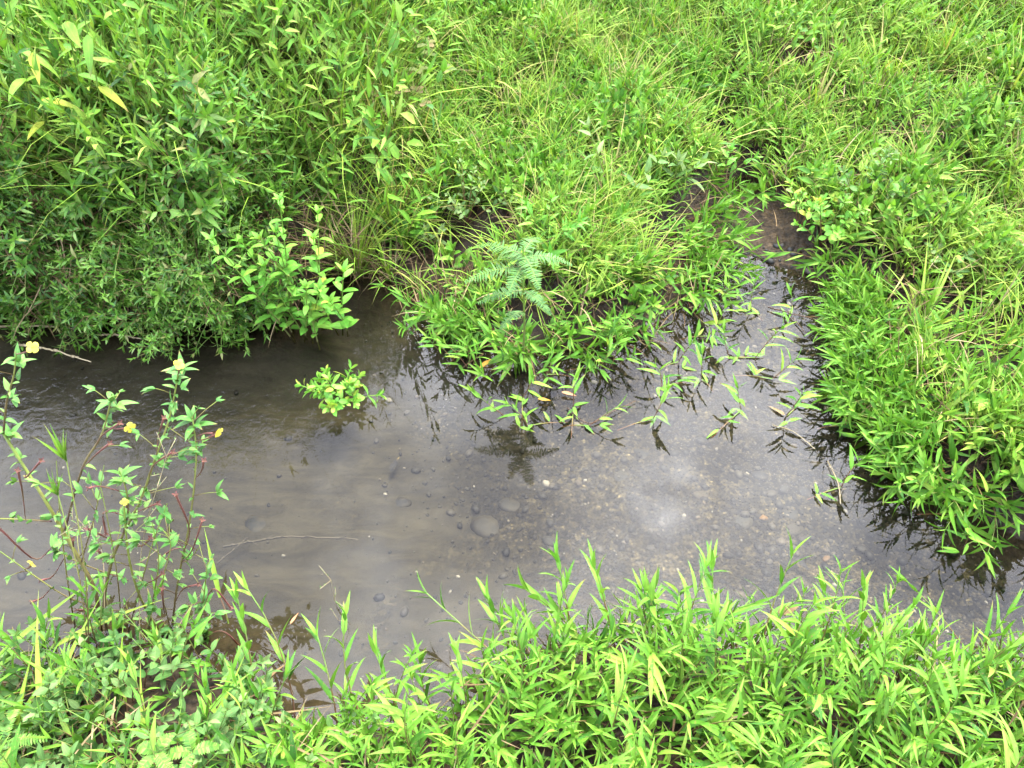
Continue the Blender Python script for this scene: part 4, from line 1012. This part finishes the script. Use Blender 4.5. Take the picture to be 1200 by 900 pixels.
# spiky sedge heads in the near-left plants
for (u, q, f, n, L_, lab) in [(78, 520, .55, 9, .085, 'spiky narrow leaved sedge head rising among the flowering plants'), (68, 560, .5, 6, .06, 'smaller spiky sedge head low among the flowering plants')]:
    top = PT(u, q + 20, f); b = at_z(105, 790, .03); v = Veg()
    P_ = spline([np.zeros(3), (top - b) * .5 + np.array([.02, 0, .02]), top - b], 9); v.stem(P_, .0014, .0010)
    for i in range(n):
        a = U(.1, .5); th = i * 2.4; v.leaf(top - b, (math.cos(th) * math.sin(a), math.sin(th) * math.sin(a) + .15, math.cos(a)), UP + .01, L_ * U(.7, 1.2), .007, .2, .5, 'blade', 6, U(.2, .6), 0)
    plant('sedge_plant', b, v, [M['grass']], [M['primrose_stem']], lab, 'sedge', 'spiky sedges on the near bank')
# airy seed-head grass
for (u0_, v0_, u1_, v1_, f, lab) in [(165, 650, 195, 535, .5, 'airy branching seed head among the flowering plants'), (120, 650, 85, 610, .45, 'pale bristly seed head crossing the olive stem'), (410, 800, 388, 680, .3, 'airy seed head of grass standing at the near water edge')]:
    b = at_z(u0_, 810, .03); a = PT(u0_, v0_, f) - b; e = PT(u1_, v1_, f) - b; v = Veg(); P_ = spline([np.zeros(3), a, e], 14); v.stem(P_, .0013, .0006)
    for i in range(6, 14):
        for k in range(2):
            d = nrm(P_[min(i, 13)] - P_[i - 1]); x0, x1 = perp(d); th = U(0, 6.28); e2 = P_[i] + (d * .7 + (x0 * math.cos(th) + x1 * math.sin(th))) * U(.015, .04)
            v.stem([P_[i], (P_[i] + e2) / 2, e2], .0007, .0005)
            for t in (.3, .5, .7, .9): v.leaf(P_[i] * (1 - t) + e2 * t, d + np.array([G(0, .5), G(0, .5), 0]), UP + .01, .006, .0022, .1, .3, 'ellip', 2, U(.3, .9), 0)
    plant('seed_head_grass', b, v, [M['pale']], [M['straw_stem']], lab, 'seed head', 'seed heads on the near bank')
# mimosa-like feather leaves on the bottom edge
def feather(u, v_, rz, n, L_, lab):
    p = at_z(u, v_, .12); h = hz(p[0], p[1]); root = empty('feathery_weed', (p[0], p[1], h)); tag(root, lab, 'weed', 'feathery leaved weeds on the near bank')
    v = Veg(); v.stem(spline([(0, 0, 0), (.005, 0, .06), (0, .005, .12)], 6), .0016, .001); child('stem', v.stem_mesh('weed stem', [M['green_stem']]), root)
    for k in range(n):
        th = rz + k * 6.28 / n + G(0, .2); P_ = bez(np.array([0, .005, .12]), np.array([math.cos(th) * L_ * .5, math.sin(th) * L_ * .5, .15]), np.array([math.cos(th) * L_, math.sin(th) * L_, .12]), 18)
        v = Veg(); v.stem(P_[::2], .0008, .0005, mi=1)
        for i in range(1, 18):
            d = nrm(P_[min(i + 1, 17)] - P_[i - 1]); sd_ = np.cross(d, UP); t = i / 17; s = math.sin(math.pi * (.12 + .8 * t)) * .8 + .2
            for sg in (-1, 1): v.leaf(P_[i], sd_ * sg + d * .3, UP, .013 * s, .0034, .2, .1, 'strip', 3, U(.2, .9), 0)
        child('frond', v.all_mesh('weed frond', [M['shrub'], M['green_stem']]), root)
feather(12, 880, .3, 5, .07, 'feathery leaved weed in the bottom corner under the broad blades')
feather(205, 905, 1.0, 4, .04, 'small feathery weed at the bottom edge below the old brown plant')
feather(240, 900, .2, 4, .045, 'bright feathery weed right of the small feathery weed')

# ------------------------------------------------------------------ distinct plants on the far banks
# broad hanging leaves top left
for (u, v_, n, lab) in [(30, 175, 9, 'tall pea like plant with large hanging leaves at the top corner of the thicket'), (95, 150, 8, 'large leaved stem with yellowing leaves behind the thicket'), (60, 95, 8, 'big light green leaves on a leaning stem high above the thicket'), (5, 130, 8, 'stem of long drooping leaves at the picture edge')]:
    b = at_y(u + 20, v_ + 60, 1.95); b[2] = max(b[2] - .12, hz(b[0], b[1])); v = Veg(); top = at_y(u, v_ - 150, 1.8) - b
    P_ = spline([np.zeros(3), top * .5 + np.array([.03, -.03, 0]), top], 12); v.stem(P_, .0028, .0014)
    for i in range(n):
        p, d = path_at(P_, .1 + .88 * i / n); th = i * 2.4 + u; dd = np.array([math.cos(th) * .8, math.sin(th) * .6 - .3, U(-.5, .1)])
        v.leaf(p, dd, UP + .01, U(.075, .105), U(.022, .03), U(.3, .9), .2, 'lance', 6, U(0, 1), 0)
    plant('broadleaf_plant', b, v, [M['big']], [M['green_stem']], lab, 'tall weed', 'large leaved plants behind the thicket')

def herb2(u, v_, lab, cat, m, n, L, W, h, prof='ellip', tri=False, spread=.9, name='leafy_herb', pairs=2, tonec=.5):
    p = ground_hit(u, v_); v = Veg()
    for k in range(n):
        az = k * 2.4 + G(0, .3); a = U(.1, spread); ln = h * U(.6, 1.15); e = np.array([math.cos(az) * math.sin(a) * ln, math.sin(az) * math.sin(a) * ln - .3 * ln * math.sin(a), ln * math.cos(a) + .02])
        P_ = bez(np.zeros(3), e * .5 + UP * .03, e, 6)
        if tri:
            v.stem(P_, .0016, .001)
            for j in range(3):
                th = az + (j - 1) * 1.5; d = np.array([math.cos(th), math.sin(th), .25]); v.leaf(e, d, UP, L * U(.85, 1.1), W, .3, .12, prof, 5, min(1, max(0, G(tonec, .25))), 0)
        else: add_opposite(v, P_, pairs, L * U(.8, 1.15), W * U(.8, 1.1), .002, .0012, 0, 0, prof=prof, seg=5, tonec=tonec, start=.3)
    return plant(name, p, v, [M[m]], [M['stem']], lab, cat, 'broad leaved weeds on the far banks')
herb2(490, 120, 'olive three leaved vine with reddish leaves on the upper middle bank', 'vine', 'olive', 9, .042, .026, .24, 'round', True, tonec=.6, name='trefoil_vine')
herb2(470, 160, 'brownish trefoil weed below the reddish vine', 'vine', 'olive', 6, .036, .022, .16, 'round', True, tonec=.75, name='trefoil_vine')
herb2(1095, 335, 'pale five leaved weed among the grass of the right bank', 'weed', 'pale', 6, .04, .017, .12, 'obov', True)
herb2(548, 262, 'pale grey green small leaved weed in the dark gap of the middle bank', 'weed', 'pale', 9, .022, .012, .22, 'ellip', pairs=4, tonec=.7)
herb2(505, 300, 'pale rosette weed with four long leaves at the dark gap', 'weed', 'pale', 2, .05, .018, .12, 'lance', pairs=2, tonec=.8)
herb2(960, 290, 'pale round leaved herb spreading over the right bank edge of the channel', 'herb', 'herb', 12, .032, .016, .20, 'obov', pairs=4, tonec=.55)
herb2(935, 270, 'yellowish round leaved herb hanging down to the muddy channel', 'herb', 'herb', 9, .03, .015, .16, 'obov', pairs=4, tonec=.7)
herb2(1000, 250, 'broad patch of rounded leaves behind the muddy channel', 'herb', 'pale', 10, .032, .016, .2, 'obov', pairs=4, tonec=.5)
herb2(1160, 130, 'dark green large oval leaves in the upper right bank grass', 'weed', 'shrub', 5, .06, .03, .14, 'ellip', tonec=.8)
herb2(1180, 330, 'feather green low weed at the right picture edge', 'weed', 'shrub', 6, .04, .018, .12, 'ellip', tonec=.6)
herb2(785, 235, 'large pale leaf cluster where the middle bank meets the mud', 'herb', 'pale', 4, .07, .024, .14, 'lance', tonec=.6)
herb2(845, 215, 'arching herb with opposite leaves over the muddy channel', 'herb', 'herb', 3, .05, .019, .16, 'lance', pairs=3, tonec=.3)
herb2(720, 250, 'tall pale topped weed with one crown of wide leaves on the middle bank', 'herb', 'pale', 2, .065, .022, .26, 'lance', pairs=3, tonec=.5)
herb2(640, 300, 'leafy herb with long pointed leaves just behind the fern', 'herb', 'herb', 6, .05, .014, .2, 'lance', pairs=4, tonec=.3)
herb2(245, 200, 'light green herb crown standing out above the shrub thicket', 'herb', 'herb', 4, .055, .015, .24, 'lance', pairs=4, tonec=.35)
herb2(150, 250, 'drooping long leaved weed in the face of the shrub thicket', 'weed', 'pale', 3, .08, .016, .18, 'lance', pairs=2, tonec=.8)
herb2(270, 130, 'tall herb with narrow leaves behind the shrub thicket', 'herb', 'herb', 5, .06, .014, .36, 'lance', pairs=6, tonec=.3)
herb2(550, 40, 'leafy herb at the top of the middle bank', 'herb', 'herb', 6, .05, .016, .2, 'lance', pairs=3, tonec=.3)

# weeds hanging from the thicket down to the water
for (u, v_, lab) in [(80, 372, 'trailing weed dangling from the thicket above the pale dead stem'), (208, 388, 'limp weed with bent dry leaves in the water below the thicket'), (20, 365, 'small sprig at the dark water edge under the thicket'), (140, 362, 'weed with drooping leaves at the foot of the thicket'), (290, 378, 'low leafy weed between thicket and the bright herbs')]:
    p = at_z(u, v_, 0.0); p[2] = max(hz(p[0], p[1]), -.03); v = Veg()
    for k in range(3):
        az = U(3.6, 5.9); a = U(.4, 1.1); e = np.array([math.cos(az) * math.sin(a), math.sin(az) * math.sin(a) * .6, math.cos(a)]) * U(.08, .17)
        add_shoot(v, (0, 0, 0), e, 4, .055, .012, .5, 5, 0, 0, .0018, .4, .2, .3, 1.0, 1.2)
    plant('trailing_weed', p, v, [M['shrub']], [M['stem']], lab, 'weed', 'weeds hanging to the water below the thicket')

# ------------------------------------------------------------------ dead stems, twigs, fallen leaves
def stick(name, pts, r0, r1, m, lab, cat, z=.004, grp=None):
    P_ = [at_z(u, v_, (z if len(q) == 0 else q[0])) for u, v_, *q in pts]; o0 = P_[0].copy(); v = Veg(); S_ = spline([p - o0 for p in P_], 8 * len(pts)) + np.random.randn(8 * len(pts), 3) * r0 * .18
    v.stem(S_, r0 * .7, r1 * .6, sides=7)
    for k in range(3, len(S_) - 2, 5):   # swollen joints with a short rag of leaf sheath
        dd = nrm(S_[k + 1] - S_[k]); v.stem([S_[k] - dd * r0, S_[k], S_[k] + dd * r0], r0 * .8, r0 * .7, tone=.2, sides=7)
        if R() < .5: v.stem([S_[k], S_[k] + dd * .008 + UP * .003, S_[k] + dd * .018 + np.array([G(0, .006), G(0, .006), .003])], r0 * .3, r0 * .1)
    o = link(bpy.data.objects.new(name, v.stem_mesh(name, [M[m]]))); o.location = o0; tag(o, lab, cat, grp); return o
DG = 'dead stems lying in the stream'
stick('dead_stem', [(-30, 384, .012), (40, 382, .010), (98, 385, .006)], .0062, .0035, 'straw_stem', 'long pale dead stem floating along the far left water edge', 'dead stem', grp=DG)
stick('dead_stem', [(20, 404, .02), (60, 410, .012), (106, 424, .004)], .0055, .0028, 'straw_stem', 'pale jointed dead stem slanting down behind the yellow flower', 'dead stem', grp=DG)
stick('dead_stem', [(113, 392), (140, 393), (166, 397)], .0045, .003, 'straw_stem', 'short whitish dead stem piece floating below the thicket', 'dead stem', grp=DG)
stick('dead_stem', [(268, 379, .01), (295, 379, .008), (316, 379, .006)], .005, .004, 'straw_stem', 'short straw coloured stem at the foot of the bright herbs', 'dead stem', grp=DG)
stick('sunken_branch', [(262, 641, -.07), (300, 634, -.06), (340, 629, -.055), (420, 632, -.06)], .004, .003, 'sunken_twig', 'thin sunken branch lying across the pale silt', 'branch')
stick('sunken_branch', [(255, 660, -.07), (290, 630, -.06)], .003, .002, 'sunken_twig', 'short sunken side twig touching the thin branch', 'branch')
stick('twig', [(900, 360, .008), (945, 372, .016), (975, 378, .012)], .003, .002, 'twig', 'thin brown twig lying on the mud before the right bank', 'twig')
stick('twig', [(923, 365, .006), (944, 390, .006)], .0025, .0018, 'twig', 'short brown twig slanting down into the channel mouth', 'twig')
stick('dead_stem', [(905, 498, .004), (930, 506, .005), (955, 526, .004)], .002, .0013, 'straw_stem', 'pale dead stem floating between the dense sprig and the right bank', 'dead stem', grp=DG)
stick('dead_stem', [(970, 540, .006), (982, 566, .008), (985, 590, .004)], .0022, .0014, 'straw_stem', 'whitish forked dead stem in the water off the right bank', 'dead stem', grp=DG)
stick('dead_stem', [(665, 478, .006), (690, 496, .008), (722, 480, .012), (745, 470, .006)], .0025, .002, 'twig', 'brown runner stem looping over the water below the middle bank', 'dead stem', grp=DG)

def fallen(u, v_, z, L_, W_, ang, m, lab, cat='fallen leaf', prof='lance'):
    p = at_z(u, v_, z); v = Veg(); d = np.array([math.cos(ang), math.sin(ang), .06])
    v.leaf(-d * L_ / 2, d, UP, L_, W_, .25, .25, prof, 8, .5, 0, .15)
    o = link(bpy.data.objects.new('fallen_leaf', v.foliage_mesh('fallen leaf', [M[m]]))); o.location = p; tag(o, lab, cat, 'fallen leaves'); return o
fallen(570, 424, .03, .055, .013, .9, 'yellow_leaf', 'bright yellow fallen leaf hanging at the fern mound')
fallen(667, 461, .012, .042, .011, -.3, 'brown_leaf', 'pinkish brown fallen leaf floating in front of the middle bank')
fallen(638, 468, .012, .035, .010, -.2, 'yellow_leaf', 'small ochre leaf floating left of the brown leaf')
fallen(462, 543, -.075, .055, .016, 1.35, 'dark_leaf', 'dark sunken leaf on pale silt in open water')
fallen(941, 662, -.075, .05, .013, -1.0, 'dark_leaf', 'narrow dark sunken leaf near the tan oval stone')
fallen(1106, 550, .02, .02, .011, .5, 'yellow_leaf', 'tiny orange leaf caught at the right bank edge')
fallen(925, 715, .12, .05, .018, .2, 'straw', 'whitish dead leaf caught on a near bank shoot')
fallen(318, 790, .006, .085, .008, .75, 'straw', 'dry grass blade bent over the water beside the near bank')
fallen(345, 724, .005, .03, .006, 1.1, 'brown_leaf', 'small brown leaf drifting near the flowering plants')
fallen(910, 480, .006, .05, .010, 2.4, 'straw', 'limp pale leaf floating beside the dense sprig')
fallen(100, 742, .02, .05, .012, .1, 'straw', 'curled pale leaf on the water behind the broad blades')

# ------------------------------------------------------------------ light, sky, camera
SUN_EL, SUN_AZ = math.radians(54.6), math.radians(19.4)     # sun ahead of the camera, behind thin cloud
sd_ = Vector((math.sin(SUN_AZ) * math.cos(SUN_EL), math.cos(SUN_AZ) * math.cos(SUN_EL), math.sin(SUN_EL)))
ld = bpy.data.lights.new('sun', 'SUN'); ld.energy = 2.9; ld.angle = math.radians(24); ld.color = (1, .97, .92)
lo = link(bpy.data.objects.new('sun', ld)); lo.rotation_euler = (-sd_).to_track_quat('-Z', 'Y').to_euler(); lo.visible_glossy = False

w = bpy.data.worlds.new('World'); sc.world = w; w.use_nodes = True; nt = w.node_tree; nt.nodes.clear()
def WN(t, **kw):
    n = nt.nodes.new('ShaderNode' + t)
    for k, v_ in kw.items(): setattr(n, k, v_)
    return n
L = nt.links.new
out = WN('OutputWorld'); bg = WN('Background'); bg.inputs['Strength'].default_value = .10; L(bg.outputs[0], out.inputs[0])
sky = WN('TexSky', sky_type='NISHITA'); sky.sun_disc = False; sky.sun_elevation = SUN_EL; sky.sun_rotation = SUN_AZ; sky.air_density = 1; sky.dust_density = 3
tc = WN('TexCoord'); nz = WN('TexNoise'); L(tc.outputs['Generated'], nz.inputs['Vector']); nz.inputs['Scale'].default_value = 4.2; nz.inputs['Detail'].default_value = 5; nz.inputs['Roughness'].default_value = .55
cr = WN('ValToRGB'); e = cr.color_ramp.elements; e[0].position = .38; e[0].color = (4.1, 4.5, 6.3, 1); e[1].position = .62; e[1].color = (10.8, 11.4, 13.6, 1); L(nz.outputs['Fac'], cr.inputs[0])
mx = WN('MixRGB'); mx.inputs[0].default_value = .88; L(sky.outputs[0], mx.inputs[1]); L(cr.outputs[0], mx.inputs[2])
# thin bright cloud veil around the sun
dp = WN('VectorMath', operation='DOT_PRODUCT'); L(tc.outputs['Generated'], dp.inputs[0]); dp.inputs[1].default_value = sd_
pw = WN('MapRange', interpolation_type='SMOOTHSTEP'); L(dp.outputs['Value'], pw.inputs[0]); pw.inputs[1].default_value = math.cos(math.radians(3.7)); pw.inputs[2].default_value = 1.0; pw.inputs[3].default_value = 0; pw.inputs[4].default_value = 24.0
nb = WN('TexNoise'); L(tc.outputs['Generated'], nb.inputs['Vector']); nb.inputs['Scale'].default_value = 14; nb.inputs['Detail'].default_value = 3
nbm = WN('MapRange'); L(nb.outputs['Fac'], nbm.inputs[0]); nbm.inputs[1].default_value = .25; nbm.inputs[2].default_value = .7
mu = WN('Math', operation='MULTIPLY'); L(pw.outputs[0], mu.inputs[0]); L(nbm.outputs[0], mu.inputs[1])
ad = WN('MixRGB', blend_type='ADD'); ad.inputs[0].default_value = 1; L(mx.outputs[0], ad.inputs[1]); L(mu.outputs[0], ad.inputs[2])
lb = WN('MapRange', interpolation_type='SMOOTHSTEP'); L(dp.outputs['Value'], lb.inputs[0]); lb.inputs[1].default_value = math.cos(math.radians(52)); lb.inputs[2].default_value = 1.0; lb.inputs[3].default_value = 0; lb.inputs[4].default_value = 10.0
lm2 = WN('MixRGB', blend_type='MULTIPLY'); lm2.inputs[0].default_value = .75; cr2 = WN('ValToRGB'); L(nz.outputs['Fac'], cr2.inputs[0]); cr2.color_ramp.elements[0].position = .35; cr2.color_ramp.elements[1].position = .62
L(lb.outputs[0], lm2.inputs[1]); L(cr2.outputs[0], lm2.inputs[2])
ad2 = WN('MixRGB', blend_type='ADD'); ad2.inputs[0].default_value = 1; L(ad.outputs[0], ad2.inputs[1]); L(lm2.outputs[0], ad2.inputs[2])
L(ad2.outputs[0], bg.inputs['Color'])

cd = bpy.data.cameras.new('camera'); cam = link(bpy.data.objects.new('camera', cd)); cam.location = tuple(CAM); cam.rotation_euler = (math.pi / 2 - PITCH, 0, 0)
cd.sensor_fit = 'HORIZONTAL'; cd.angle = 2 * math.atan(600 / FOC); cd.clip_start = .02; cd.clip_end = 500; sc.camera = cam

sc.view_settings.view_transform = 'Standard'; sc.view_settings.look = 'None'; sc.view_settings.gamma = 1; sc.view_settings.exposure = 2.62
cy = sc.cycles; cy.use_adaptive_sampling = False; cy.max_bounces = 6; cy.diffuse_bounces = 1; cy.glossy_bounces = 3; cy.transmission_bounces = 4; cy.transparent_max_bounces = 8
cy.use_denoising = True; cy.denoising_prefilter = 'ACCURATE'; cy.denoising_input_passes = 'RGB_ALBEDO_NORMAL'; cy.sample_clamp_indirect = 6; cy.caustics_reflective = False; cy.caustics_refractive = False
